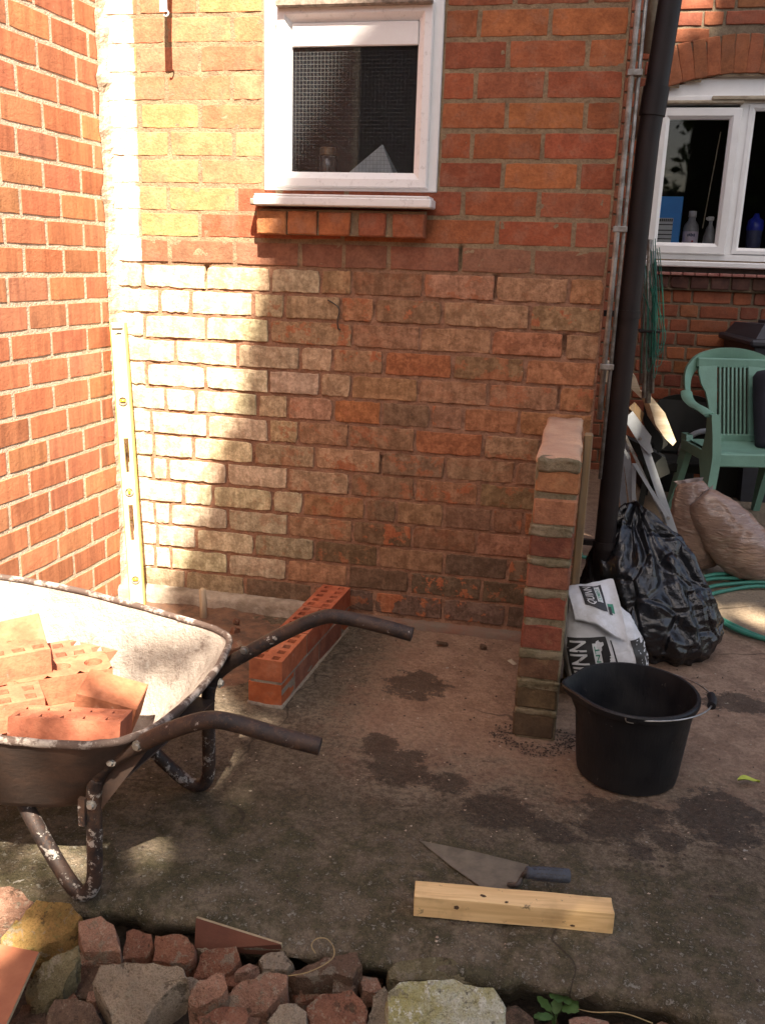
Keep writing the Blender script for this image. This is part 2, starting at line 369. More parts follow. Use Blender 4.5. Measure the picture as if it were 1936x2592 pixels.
def tray_in():
    t = NT('cement_caked_steel'); p = t.pos()
    a = t.noise(7, 6, .7); b = t.noise(45, 6, .75); w = t.noise(20, 6, .8, t.map(p, (1, 1, 1), (5, 2, 8)))
    c = t.mix(t.ramp(a, .35, .65), (.46, .40, .345), (.34, .285, .24))
    c = t.mix(t.ramp(w, .53, .68, 0, .8), c, (.16, .11, .085))
    c = t.mix(t.ramp(b, .52, .68, 0, .7), c, (.46, .42, .37))
    return t.out(c, .92, t.bump(t.math('ADD', a, t.math('MULTIPLY', b, 1.6)), 1.0, .012))
M['tray_in'] = tray_in()
def rim():
    t = NT('splashed_rim'); w = t.noise(22, 5, .75)
    c = t.mix(t.ramp(w, .47, .60), (.075, .048, .038), (.30, .255, .225)); return t.out(c, .8, t.bump(w, 1.0, .004))
M['rim'] = rim()
M['tray_out'] = simple('rusted_steel', (.09, .052, .036), (.045, .03, .024), 12, .75, .001)
M['rubber'] = simple('tyre_rubber', (.02, .02, .02), (.03, .028, .026), 20, .85)
M['black_plastic'] = simple('black_plastic', (.008, .0082, .010), (.013, .013, .015), 30, .5, .0006, 200, Specular_IOR_Level=.35)
def pail():
    t = NT('splashed_black_plastic'); w = t.noise(34, 5, .8); sc_ = t.noise(1.0, 3, .7, t.map(t.pos(), (90, 90, 8))); d = t.noise(9, 4, .7)
    c = t.mix(t.ramp(d, .4, .7), (.0075, .0078, .0095), (.014, .0135, .014))
    c = t.mix(t.ramp(w, .655, .70, 0, .6), c, (.20, .18, .16)); c = t.mix(t.ramp(sc_, .68, .76, 0, .35), c, (.05, .048, .05))
    return t.out(c, t.ramp(d, .3, .7, .42, .62), t.bump(t.math('ADD', w, sc_), .6, .0012), Specular_IOR_Level=.35)
M['pail'] = pail()
M['wire'] = simple('steel_wire', (.45, .44, .42), (.3, .28, .26), 40, .35, Metallic=.9)
def binbag():
    t = NT('black_bin_bag'); a = t.noise(26, 4, .6); v = t.voro(11, t.map(t.pos(), (1, 1, .6)), 'SMOOTH_F1')[0]; f = t.noise(5, 2, .5, t.map(t.pos(), (1, 1, 1.8)), 1.2)
    e = t.ramp(t.voro(8, t.map(t.pos(), (1, 1, .75), (.1, .3, .2)), 'DISTANCE_TO_EDGE')[0], 0, .10)
    v = t.math('ADD', t.math('MULTIPLY', v, .7), t.math('MULTIPLY', e, .28))
    return t.out((.010, .010, .012), .26, t.bump(t.math('ADD', t.math('MULTIPLY', v, 1.0), t.math('ADD', f, t.math('MULTIPLY', a, .22))), .7, .035), Specular_IOR_Level=.6)
M['binbag'] = binbag()
def sandbag():
    t = NT('sand_in_clear_plastic'); a = t.noise(6, 4); w = t.noise(1.0, 4, .65, t.map(t.pos(), (14, 14, 75)), 1.0); q = t.noise(70, 3, .7)
    c = t.mix(t.ramp(a, .35, .65), (.36, .225, .16), (.26, .155, .11)); c = t.mix(t.ramp(w, .52, .7, 0, .45), c, (.48, .38, .31))
    return t.out(c, .62, t.bump(t.math('ADD', w, t.math('MULTIPLY', q, .15)), .9, .022), Coat_Weight=.9, Coat_Roughness=.2)
M['sandbag'] = sandbag()
M['clear_film'] = simple('clear_film', (.30, .26, .27), (.20, .155, .14), 20, .35, .006, 40)
def paperbag():
    t = NT('white_sack_paper'); a = t.noise(12, 5, .7); w = t.noise(9, 3, .55, None, .8)
    c = t.mix(t.ramp(a, .45, .7), (.66, .66, .68), (.50, .49, .48)); return t.out(c, .6, t.bump(w, .7, .012))
M['sack'] = paperbag()
M['ink'] = simple('black_ink', (.022, .021, .022), (.03, .028, .028), 30, .5)
M['ink_w'] = simple('white_ink', (.66, .66, .66), (.58, .58, .58), 20, .6)
M['ink_g'] = simple('green_ink', (.03, .24, .14), (.025, .19, .12), 20, .5)
def wood(name, c1, c2, ax=(3, 60, 60), rough=.75, dirt=.0):
    t = NT(name); p = t.pos(True); g = t.noise(1.0, 5, .6, t.map(p, ax), .8); b = t.noise(25, 5, .75)
    c = t.mix(t.ramp(g, .35, .65), c1, c2)
    if dirt: c = t.mix(t.ramp(b, .60, .70, 0, dirt), c, (.07, .052, .035)); c = t.mix(t.ramp(t.noise(7, 4, .7), .50, .70, 0, .45), c, t.mix(1, c, (.45, .40, .36), 'MULTIPLY'))
    return t.out(c, rough, t.bump(g, .6, .0015))
M['pine'] = wood('sawn_pine', (.78, .54, .27), (.62, .40, .18), (3.5, 60, 60), .7, .85)
M['pine_end'] = wood('plank_wood', (.62, .52, .38), (.46, .36, .24), (4, 40, 40), .7)
M['old_wood'] = wood('old_painted_wood', (.26, .165, .08), (.17, .12, .075), (50, 50, 3), .7, .5)
M['stake'] = wood('peg_wood', (.50, .40, .28), (.38, .29, .19), (60, 60, 4), .85)
M['level'] = simple('yellow_level', (.80, .74, .40), (.76, .72, .44), 9, .4)  # body yellow paled towards cream, sun glare put into the colour
M['level_edge'] = simple('yellow_edge', (.80, .70, .13), (.76, .66, .13), 9, .4)
M['vial'] = simple('vial_yellow', (.80, .62, .05), (.7, .55, .06), 9, .2)
M['vial_ring'] = simple('vial_grey', (.33, .29, .26), (.25, .21, .19), 60, .5)
M['galv'] = simple('galvanised', (.34, .33, .31), (.17, .145, .12), 30, .45, .0006, 120, Metallic=.5)
M['pipe'] = simple('brown_black_pipe', (.012, .008, .008), (.018, .011, .010), 8, .5, .0004, 30, Specular_IOR_Level=.3)
M['beige'] = simple('beige_pipe', (.42, .36, .27), (.30, .24, .17), 20, .7, .001)
M['grey_paint'] = simple('grey_painted_steel', (.36, .39, .42), (.29, .31, .33), 12, .45, .0004, 60)
M['green_plastic'] = simple('sage_green_plastic', (.165, .325, .25), (.135, .27, .205), 7, .52, .0012, 90, 6)
M['hose'] = simple('green_hose', (.03, .20, .14), (.025, .15, .11), 60, .45, .0006, 220)
M['cord'] = simple('green_cord', (.018, .17, .12), (.012, .12, .085), 60, .7)
M['dark_plastic'] = simple('dark_green_plastic', (.012, .014, .012), (.018, .018, .015), 10, .7, .001, Specular_IOR_Level=.3)
M['navy'] = simple('navy_fabric', (.022, .022, .035), (.016, .016, .026), 10, .8, .002, 60)
M['bin'] = simple('black_bin', (.030, .031, .04), (.024, .024, .03), 10, .5)
M['blade'] = simple('trowel_steel', (.19, .165, .125), (.12, .105, .08), 26, .6, .0012, 90, 6, Metallic=.25)
M['grip'] = simple('blue_grey_rubber', (.062, .072, .092), (.04, .045, .058), 60, .7, .002, 260)
M['grip_dark'] = simple('dark_steel', (.03, .027, .027), (.05, .04, .035), 40, .55)
M['white_metal'] = simple('white_painted_metal', (.75, .74, .74), (.65, .64, .63), 30, .5)
M['blue_card'] = simple('blue_card', (.04, .32, .78), (.04, .28, .7), 9, .5)
M['card_white'] = simple('label_white', (.62, .66, .66), (.55, .6, .6), 30, .6)
M['bottle_clear'] = simple('cloudy_bottle', (.30, .31, .32), (.22, .22, .23), 20, .3)
M['bottle_blue'] = simple('blue_bottle', (.02, .035, .40), (.015, .03, .3), 20, .3)
M['bottle_dim'] = simple('dim_blue_plastic', (.06, .075, .16), (.05, .06, .12), 20, .4)
M['cap_white'] = simple('white_cap', (.7, .7, .7), None, 20, .4)
M['red_ink'] = simple('red_ink', (.5, .04, .05), None, 20, .5)
M['yellow_ink'] = simple('yellow_ink', (.65, .6, .08), None, 20, .5)
M['lilac'] = simple('lilac_label', (.60, .52, .66), (.66, .6, .66), 20, .5)
M['quarry'] = simple('quarry_tile', (.26, .075, .06), (.33, .15, .12), 30, .5, .001)
M['paper'] = simple('white_paper', (.62, .68, .70), (.5, .56, .58), 30, .7)
M['jar'] = simple('dark_jar', (.05, .05, .05), (.10, .095, .085), 30, .15, Specular_IOR_Level=.8)
M['jar_lid'] = simple('brass_lid', (.30, .21, .12), (.2, .14, .09), 40, .4, Metallic=.4)
def leafm(name, c1, c2):
    t = NT(name); c = t.mix(t.ramp(t.noise(1.3, 3), .3, .7), c1, c2); return t.out(c, .55, Transmission_Weight=0)
M['tree_leaf'] = leafm('tree_leaf', (.055, .095, .025), (.10, .13, .03))
M['bark'] = simple('bark', (.10, .075, .05), (.05, .04, .03), 12, .95, .02, 30)
M['weed'] = simple('weed_leaf', (.07, .14, .035), (.045, .10, .028), 40, .6)
M['yleaf'] = simple('fallen_leaf', (.42, .45, .06), (.30, .36, .05), 60, .6)
M['straw'] = simple('dry_stem', (.36, .26, .12), (.25, .18, .09), 60, .8)

# ================================================================== SETTING: ground
def ground():
    V = [(-60, -60, -.17), (60, -60, -.17), (60, 60, -.17), (-60, 60, -.17)]
    tag(mk('ground', V, [(0, 1, 2, 3)], M['soil']), 'dark bare soil below the concrete slab', 'ground', kind='structure')
    # concrete slab with a broken front edge
    xs = [-.62+.022*i for i in range(132)] + [2.3+.12*i for i in range(18)]
    ys = [-1.60+.02*j for j in range(96)] + [.34+.08*j for j in range(36)]
    V = []; F = []; nx = len(xs)
    def edge(x): return .022*fbm((x*6, 3.3, 0), 5) + .035*fbm((x*1.7, 8, 0), 3) + (.0 if x < 1.15 else .012)
    for x in xs:                       # front skirt rows
        e = edge(x)
        V.append((x, -1.47+e+.05*nz((x*9, 5, 1)), -.19))
    for x in xs:
        e = edge(x); V.append((x+.012*nz((x*40, 1, 0)), -1.575+e+.03*fbm((x*14, 2, 0), 4), -.075+.02*nz((x*15, 9, 0))))
    for x in xs:
        e = edge(x); V.append((x+.01*nz((x*50, 4, 0)), -1.612+e+.014*fbm((x*30, 6, 0), 4), -.024+.012*nz((x*25, 7, 0))))
    for j, y in enumerate(ys):
        for x in xs:
            yy = y + edge(x)*max(0, 1-(y+1.60)/.2)
            z = .0045*fbm((x*3, yy*3, 0), 5) + .0022*fbm((x*22, yy*22, 4), 4)
            d = max(0, 1-(y+1.60)/.12); z -= .012*d*d*(1+nz((x*12, 0, 0)))
            if yy < -1.40 and abs(x-1.122) < .013: z -= .010
            if yy < .1: V.append((x, yy, z))
            else: V.append((x, yy, z*.6))
    for j in range(len(ys)+2):
        for i in range(nx-1):
            a = j*nx+i; F.append((a, a+1, a+nx+1, a+nx))
    o = mk('concrete_slab', V, F, M['concrete'], smooth=True); tag(o, 'stained concrete yard slab with a broken mossy front edge', 'slab', kind='structure')
    # loose reddish dirt between the new low wall and the left wall
    V = []; F = []; n = 46
    for j in range(n):
        for i in range(n):
            u, v = i/(n-1), j/(n-1); x = -.47+u*.86; y = -.80+v*.80
            e = min(1, 4*u+.2)*min(1, 3.2*(1-u))*min(1, 3.2*v)*1.0
            z = -.012 + .026*e*(.75+.5*fbm((x*7, y*7, 2), 5)) + .004*fbm((x*40, y*40, 1), 3)
            V.append((x, y, z))
    for j in range(n-1):
        for i in range(n-1): a = j*n+i; F.append((a, a+1, a+n+1, a+n))
    tag(mk('dirt_ground', V, F, M['dirt'], smooth=True), 'loose reddish dirt in the corner beside the low wall', 'dirt', kind='stuff')
ground()

# ================================================================== bricks
def brick_geo(L, H, proud, depth, seed, amp=.0015, bev=.004, nl=4, nh=2, bulge=.0008):
    r = random.Random(seed); P = []
    for i in range(nl): P.append((L*i/nl, 0))
    for i in range(nh): P.append((L, H*i/nh))
    for i in range(nl): P.append((L*(1-i/nl), H))
    for i in range(nh): P.append((0, H*(1-i/nh)))
    n = len(P); cx, cz = L/2, H/2; V = []; F = []
    ring = []
    for (x, z) in P:
        corner = (x in (0, L)) and (z in (0, H))
        k = r.uniform(0, amp)*(1.8 if corner else 1)
        dx = (1 if x < cx else -1) if x in (0, L) else 0; dz = (1 if z < cz else -1) if z in (0, H) else 0
        ring.append((x+dx*k+r.uniform(-1, 1)*amp*.3, z+dz*k+r.uniform(-1, 1)*amp*.3, dx, dz))
    for (x, z, dx, dz) in ring: V.append((x+dx*bev, -proud+r.uniform(0, .4)*amp, z+dz*bev))
    for (x, z, dx, dz) in ring: V.append((x, -proud+bev, z))
    for (x, z, dx, dz) in ring: V.append((x, depth, z))
    V.append((cx+r.uniform(-.2, .2)*L, -proud-bulge+r.uniform(-1, 1)*bulge, cz)); c = len(V)-1
    for i in range(n):
        k = (i+1) % n
        F.append((c, i, k)); F.append((i, n+i, n+k, k)); F.append((n+i, 2*n+i, 2*n+k, n+k))
    return V, [f[::1] for f in F]
_variants = {}
def brick_mesh(kind, L, H, **kw):
    "meshes shared between alike bricks: length in steps of 12 mm"
    q = round(L/.012)*.012; s = rnd.randrange(5); key = (kind, q, s)
    if key not in _variants:
        V, F = brick_geo(q, H, seed=hash(key) % 99991, **kw)
        m = bpy.data.meshes.new('brick'); m.from_pydata(V, [], F); m.update(); _variants[key] = m
    return _variants[key], q
def place_brick(parent, mesh, q, L, x, z, mat, col, y=0, tilt=0.0, name='brick', al=1.0):
    if not mesh.materials: mesh.materials.append(mat)
    if mesh.materials[0] != mat:
        key = (mesh.name, mat.name)
        if key not in _variants:
            c = mesh.copy(); c.materials.clear(); c.materials.append(mat); _variants[key] = c
        mesh = _variants[key]
    o = bpy.data.objects.new(name, mesh); link(o, parent)
    o.location = (x, y, z); o.scale = (L/q, 1, 1); o.rotation_euler = (0, tilt, 0); o.color = (*col, al)
    return o
def jit(c, r, a=.16):
    k = 1+r.uniform(-a, a); return tuple(max(.01, q*k*(1+r.uniform(-.06, .06))) for q in c)
def mortar_grid(name, mat, parent, x0, x1, z0, z1, step, recess, hole=None):
    nx = max(2, int((x1-x0)/step)); nz_ = max(2, int((z1-z0)/step)); V = []; F = []
    for j in range(nz_+1):
        for i in range(nx+1):
            x = x0+(x1-x0)*i/nx; z = z0+(z1-z0)*j/nz_
            V.append((x, recess(x, z), z))
    for j in range(nz_):
        for i in range(nx):
            x = x0+(x1-x0)*(i+.5)/nx; z = z0+(z1-z0)*(j+.5)/nz_
            if hole and hole(x, z): continue
            a = j*(nx+1)+i; F.append((a, a+1, a+nx+2, a+nx+1))
    return mk(name, V, F, mat, parent, smooth=True)
M['brick_extra'] = simple('plain_brick', (.33, .11, .055), (.25, .08, .045), 9, .9, .002, 90)

# ---------------------------------------------------------------- the wing (wall facing us)
wing = empty('brick_house_wing', (-.478, 0, 0), label='old brick end wall of the house with the small white window', cat='building')
wing.location = (0, 0, 0)
XL, XR = -.478, 1.217
DPC = 1.246
def wing_recess(x, z):
    r = .0010 if z > DPC+.01 else .0046
    r += (.0020 if z > DPC else .0058)*fbm((x*30, z*30, 0), 4)
    # perpends that lost their mortar
    for (hx, hz0, hz1) in HOLES:
        if abs(x-hx) < .008 and hz0 < z < hz1: r = max(r, .022)
    return r
JOINTS = {-2: [352, 506], -1: [311, 422, 588, 1207, 1388], 0: [350, 500, 1303, 1496], 1: [314, 420, 588, 1213, 1392], 2: [351, 506, 1286, 1487], 3: [311, 422, 588, 1204, 1381],
 4: [355, 506, 1282, 1481], 5: [318, 430, 593, 1194, 1372], 6: [355, 507, 1272, 1465], 7: [316, 426, 599, 1171, 1363], 8: [355, 507, 1257, 1451],
 9: [430, 595, 759, 984, 1165, 1348], 10: [363, 521, 686, 812, 892, 1072, 1253, 1439], 11: [405, 483, 641, 721, 862, 948, 1119, 1341],
 12: [367, 522, 682, 892, 1063, 1244, 1427], 13: [445, 601, 760, 842, 972, 1145, 1328], 14: [371, 521, 680, 810, 889, 1059, 1235, 1413],
 15: [419, 497, 653, 729, 844, 1089, 1173, 1313], 16: [385, 526, 680, 756, 883, 1050, 1223, 1365], 17: [490, 642, 798, 963, 1127, 1303],
 18: [386, 426, 575, 729, 886, 1050, 1212, 1370], 19: [465, 539, 690, 767, 925, 1003, 1245, 1325], 20: [392, 432, 578, 730, 892, 1043, 1206, 1370],
 21: [497, 644, 796, 957, 1122, 1285], 22: [394, 434, 578, 726, 881, 1036, 1218, 1380], 23: [470, 620, 790, 947, 1120, 1279]}
def course_y(k, x):      # photo row (src px) at mid-course, close enough for turning a joint's pixel into x
    return (42 + 68*k + (x-360)*(.0000+.0035*k)) - 34
def zline(k): return 2.02-.086*k
def jx(px, k):
    d = _ray(px/DS, course_y(k, px)/DS)
    # intersect with the wall and correct to the course height
    P = CAM_LOC + d*((0-CAM_LOC.y)/d.y)
    for _ in range(4):
        # move along the picture column until the height fits
        py = course_y(k, px)
        lo, hi = 0, 2592
        for _b in range(24):
            mid = (lo+hi)/2; d = _ray(px/DS, mid/DS); P = CAM_LOC + d*(-CAM_LOC.y/d.y)
            if P.z > zline(k)+.037: lo = mid
            else: hi = mid
        break
    return P.x
HOLES = [(jx(521, 10), zline(10), zline(9)-.01), (jx(1165, 9), zline(9)+.01, zline(8)-.012), (jx(1253, 10), zline(10)+.004, zline(9)-.01), (jx(1427, 12), zline(12)+.01, zline(11)-.01), (jx(1413, 14), zline(14)+.02, zline(13)-.01), (jx(963, 17), zline(17)-.005, zline(16)-.02)]
WIN = (.094, .669, 1.487)
def win_hole(x, z): return .088 < x < .675 and z > 1.485
wing_wall = mortar_grid('wall', M['mortar_wing'], wing, XL-.03, XR, -.1, 2.75, .0105, wing_recess, win_hole)
r = random.Random(11)
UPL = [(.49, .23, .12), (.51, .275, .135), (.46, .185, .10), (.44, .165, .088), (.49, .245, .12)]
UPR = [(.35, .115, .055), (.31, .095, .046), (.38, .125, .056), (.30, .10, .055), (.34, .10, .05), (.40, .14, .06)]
LOW = [(.41, .16, .08), (.36, .13, .07), (.43, .18, .09), (.31, .13, .08), (.40, .145, .07)]
for k in range(-7, 24):
    zb = zline(k)
    js = [jx(px, k) for px in JOINTS[k]] if k in JOINTS else [XL+.12+(.06 if k % 2 else .18)+.233*i for i in range(6)]
    ed = [XL-.012] + sorted(js) + [XR]
    if k <= 6 and k > -8: pass
    segs = []
    for a, b in zip(ed[:-1], ed[1:]):
        if b-a > .30 and not (zb+.04 > 1.487 and a < .3 and b > .5):
            m = (a+b)/2; segs += [(a, m), (m, b)]
        else: segs.append((a, b))
    for a, b in segs:
        parts = [(a, b)]
        if zb+.06 > 1.487:
            parts = []
            if a < .088: parts.append((a, min(b, .092)))
            if b > .675: parts.append((max(a, .671), b))
        for (p, q) in parts:
            g = .0045 if k >= 10 else .0055; L = q-p-2*g
            if L < .02: continue
            low = k >= 10; al = 1.0
            if low:
                H = .0765; xm = (p+q)/2; zm = zb+.037
                me, qq = brick_mesh('low', L, H, proud=.0015, depth=.04, amp=.0034, bev=.0019, nl=10, nh=3)
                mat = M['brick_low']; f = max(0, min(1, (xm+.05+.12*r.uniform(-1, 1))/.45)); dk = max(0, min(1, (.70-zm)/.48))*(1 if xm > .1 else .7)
                c0 = Vector((.67, .58, .42)); c1 = Vector((.375, .225, .135)).lerp(Vector((.165, .115, .078)), dk*.9)  # left wash cleaner, and paled further to put sun glare into the colour
                if r.random() < .3: c1 = c1.lerp(Vector((.43, .24, .145)), .7)
                if r.random() < .15: c1 = c1*.78
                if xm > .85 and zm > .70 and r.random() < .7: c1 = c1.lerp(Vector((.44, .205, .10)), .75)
                if r.random() < .05: c1 = Vector((.41, .17, .085)); f = max(f, .4)
                col = jit(c0.lerp(c1, f), r, .10); al = f*r.choice((0, .2, .6, 1))
                if k >= 23: col = jit((.19, .13, .10) if xm > -.1 else (.38, .30, .21), r)
            else:
                H = .0745
                me, qq = brick_mesh('up', L, H, proud=.0008, depth=.04, amp=.0022, bev=.0014, nl=6, nh=2, bulge=.0003)
                mat = M['brick_up']
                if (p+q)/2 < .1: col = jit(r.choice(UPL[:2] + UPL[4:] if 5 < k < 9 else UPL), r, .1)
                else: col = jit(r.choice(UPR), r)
                if k == 9: col = jit((.27, .125, .075), r)
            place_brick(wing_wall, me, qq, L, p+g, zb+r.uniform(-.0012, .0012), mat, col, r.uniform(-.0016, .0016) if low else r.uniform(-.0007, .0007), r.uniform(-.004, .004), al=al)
# return wall of the wing (runs back past the downpipe), its top and the dark room behind the window
mb = MB()
for k in range(-8, 24):
    zb = zline(k); y = .0 if k % 2 else -.11
    while y < 2.98:
        a = max(y+.006, .045); b = min(y+.224, 2.98)
        if b-a > .03: mb.cbox((XR-.04, a, zb), (XR+.003, b, zb+.074), .004)
        y += .232
o = mb.build('side_brickwork', M['brick_extra'], wing); o['kind'] = 'stuff'
mb = MB().box((XR-.06, .03, -.1), (XR-.003, 3.0, 2.75)).box((XL-.03, .05, 2.72), (XR-.01, 3.0, 2.78))
mb.build('side_wall', M['mortar_main'], wing)
mb = MB()
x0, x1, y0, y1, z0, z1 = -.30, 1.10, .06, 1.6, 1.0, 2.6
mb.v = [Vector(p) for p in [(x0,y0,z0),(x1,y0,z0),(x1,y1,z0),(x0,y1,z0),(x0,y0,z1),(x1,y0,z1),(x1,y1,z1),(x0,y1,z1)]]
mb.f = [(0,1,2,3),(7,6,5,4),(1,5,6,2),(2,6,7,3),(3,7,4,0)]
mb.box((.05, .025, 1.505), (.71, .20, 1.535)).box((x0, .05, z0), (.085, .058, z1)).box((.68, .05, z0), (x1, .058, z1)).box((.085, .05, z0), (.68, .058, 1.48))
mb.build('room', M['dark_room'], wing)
def rect_profile(x0, x1, z0, z1, prof):
    V = []; F = []
    for (o, y) in prof: V += [(x0+o, y, z0+o), (x1-o, y, z0+o), (x1-o, y, z1-o), (x0+o, y, z1-o)]
    for i in range(len(prof)-1):
        for k in range(4):
            a = i*4+k; b = i*4+(k+1) % 4; F.append((a, b, b+4, a+4))
    return V, F
win = mk('window', *rect_profile(WIN[0], WIN[1], WIN[2], 2.45, [(0, .045), (0, -.004), (.003, -.008), (.049, -.008), (.055, .004), (.055, .045)]), M['pvc'], wing)
MB().box((WIN[0]+.05, -.006, 2.045), (WIN[1]-.05, .04, 2.11)).build('transom', M['pvc_dirty'], win)
mk('sash', *rect_profile(.142, .640, 1.497, 2.030, [(0, .02), (0, -.022), (.004, -.027), (.026, -.027), (.047, -.006), (.047, .02)]), M['pvc_dirty'], win)
MB().add([(.183, -.004, 1.54), (.603, -.004, 1.54), (.603, -.004, 1.99), (.183, -.004, 1.99)], [(0, 1, 2, 3)]).build('pane', M['wired'], win)
MB().add([(.145, .0, 2.10), (.62, .0, 2.10), (.62, .0, 2.41), (.145, .0, 2.41)], [(0, 1, 2, 3)]).build('pane', M['wired'], win)
mb = MB(); mb.cbox((.147, -.052, 2.020), (.637, -.02, 2.040), .003); mb.build('drip_bar', M['drip'], win)
mb = MB(); mb.cbox((.190, -.015, 1.913), (.593, -.0046, 1.981), .003); mb.build('blind', M['pvc'], win)
mb = MB(); mb.cbox((.084, -.088, 1.435), (.667, .03, 1.463), .004); mb.cbox((.088, -.086, 1.463), (.660, .03, 1.470), .002); mb.build('sill', M['pvc_dirty'], win)
mb = MB().cbox((.066, -.07, 1.436), (.0835, .0, 1.456), .003); mb.build('sill_end_cap', M['drip'], win)
# brick sill of five bricks under it
sb = mk('brick_sill', [(.086, -.045, 1.347), (.640, -.045, 1.347), (.640, .02, 1.347), (.086, .02, 1.347), (.086, -.045, 1.425), (.640, -.045, 1.425), (.640, .02, 1.432), (.086, .02, 1.432)],
        [(0,3,2,1),(4,5,6,7),(0,1,5,4),(1,2,6,5),(2,3,7,6),(3,0,4,7)], M['mortar_wing'], wing)
xs = [(.084, .186), (.190, .290), (.295, .402), (.428, .520), (.540, .643)]
for i, (a, b) in enumerate(xs):
    me, qq = brick_mesh('sill', b-a, .074, proud=.002, depth=.05, amp=.002, bev=.004)
    place_brick(sb, me, qq, b-a, a, 1.345+r.uniform(-.002, .002), M['brick_up'], [(.46, .20, .085), (.42, .16, .07), (.40, .14, .06), (.30, .10, .055), (.32, .11, .055)][i], -.055)
# footing ledge at the foot of the wall
def ledge(name, x0, x1, y0, z1, mat, seed):
    n = int((x1-x0)/.025); V = []; F = []
    for i in range(n+1):
        x = x0+(x1-x0)*i/n
        for j, (y, z) in enumerate([(y0, -.02), (y0-.002, z1*.75), (y0+.01, z1), (.03, z1+.006)]):
            V.append((x, y+.005*nz((x*14, j, seed)), z+.004*nz((x*18, j+5, seed))))
    for i in range(n):
        for j in range(3): a = i*4+j; F.append((a, a+4, a+5, a+1))
    return mk(name, V, F, mat, wing, smooth=True)
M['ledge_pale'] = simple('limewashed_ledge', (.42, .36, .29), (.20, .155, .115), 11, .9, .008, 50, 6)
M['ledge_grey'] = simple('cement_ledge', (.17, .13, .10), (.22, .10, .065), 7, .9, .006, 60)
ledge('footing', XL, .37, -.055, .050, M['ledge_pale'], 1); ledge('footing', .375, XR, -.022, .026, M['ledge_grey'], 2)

# jar, paper and small things on the sill inside
jp = WD(705, 362, .07)
jar = empty('jar', (jp.x, .09, 1.535), label='dark glass jar with a brass lid behind the wired window', cat='jar')
mk('glass_body', *lathe([(.0, 0), (.028, 0), (.030, .006), (.030, .055), (.024, .066), (.022, .07), (.0, .07)], 20), M['jar'], jar, smooth=True)
mk('lid', *lathe([(.024, .068), (.0285, .070), (.0285, .092), (.025, .095), (0, .096)], 20), M['jar_lid'], jar, autos=40)
pl = WD(742, 362, .06); pt = WD(823, 312, .09); pr = WD(852, 362, .06)
V = [(pl.x, .062, 1.536), (pt.x, .10, pt.z), (pr.x, .064, 1.536), (pr.x+.01, .115, 1.536), (pt.x+.004, .102, pt.z)]
tag(mk('folded_paper', V, [(0, 2, 1), (2, 3, 4, 1), (0, 1, 3)], M['paper']), 'folded white paper standing in the wired window beside the jar', 'paper')

# bracket with its hook on the upper left of the wall
bk = empty('wall_bracket', (-.20, 0, 2.0), label='white metal bracket sticking out of the wall at the top left', cat='bracket')
mb = MB(); mb.add(*tube([(.004, -.002, .30), (.004, -.05, .29), (.002, -.094, .20), (.0, -.105, .10), (0, -.105, .0)], .013, 8, True, .25, Vector((0, 1, 0)))); mb.build('strip', M['white_metal'], bk, autos=40)
mk('hook', *tube(catmull([(.010, -.105, .004), (.017, -.105, -.004), (.013, -.11, -.014), (.004, -.112, -.012)], 4), .0025, 6), M['white_metal'], bk, smooth=True)

# ---------------------------------------------------------------- left wall (newer brickwork)
ext = empty('brick_extension', (XL, 0, 0), math.radians(87.54), label='sunlit newer red brick wall with cream joints on the left', cat='building')
lw = mortar_grid('wall', M['mortar_left'], ext, -4.2, .02, -.2, 2.9, .03, lambda x, z: .0007+.0006*fbm((x*25, z*25, 3), 3))
PERP = {3: .054, 4: .139, 5: .074, 6: .156, 7: .074, 8: .157, 9: .074, 10: .163, 11: .073, 12: .169, 13: .083, 14: .175, 15: .105, 16: .223, 17: .126, 18: .233, 19: .149, 20: .203, 21: .12, 22: .21, 23: .13, 24: .2}
NEW = [(.47, .185, .095), (.44, .165, .085), (.49, .21, .105), (.47, .175, .092), (.42, .155, .08), (.48, .195, .11)]
ends = MB(); pitch = .2035
for k in range(-11, 25):
    zb = 1.967-.0848*k
    u = PERP.get(k, .074 if k % 2 else .15); us = [0.004]
    q = u
    while q < 4.1: us.append(q); q += pitch
    for a, b in zip(us[:-1], us[1:]):
        L = b-a-.0115
        if L < .02: continue
        if b < 1.45 and zb > -.12 and zb < 2.2 and (b < .95 or zb < 1.0):
            me, qq = brick_mesh('new', L, .0715, proud=.0010, depth=.03, amp=.0014, bev=.0011, nl=5, nh=2, bulge=.0002)
            place_brick(lw, me, qq, L, -b+.006, zb+r.uniform(-.001, .001), M['brick_new'], jit(r.choice(NEW), r, .13), r.uniform(-.0004, .0004), r.uniform(-.003, .003))
        else: ends.cbox((-b+.006, -.0012, zb), (-a-.006, .03, zb+.0715), .001)
o = ends.build('outer_brickwork', M['brick_extra'], lw); o['kind'] = 'stuff'
mb = MB().box((-4.2, .03, -.2), (.02, .25, 2.9)); mb.build('inner_leaf', M['mortar_main'], ext)
# smeared mortar where the two walls meet
V = []; F = []; n = 190
for j in range(n):
    z = -.05+2.8*j/(n-1)
    for i, (x, y) in enumerate([(.004, -.034), (.010, -.016), (.022, -.006), (.045, .006)]):
        a = .5+.9*fbm((x*30, z*14, 3), 4)
        V.append((XL-.002+x*(.6+.7*a), y*(.5+.7*a)-.004*nz((z*60, i, 1)), z+.004*nz((z*30, i, 7))))
for j in range(n-1):
    for i in range(3): a = j*4+i; F.append((a, a+1, a+5, a+4))
mk('corner_pointing', V, F, M['rough_pointing'], wing, smooth=False)

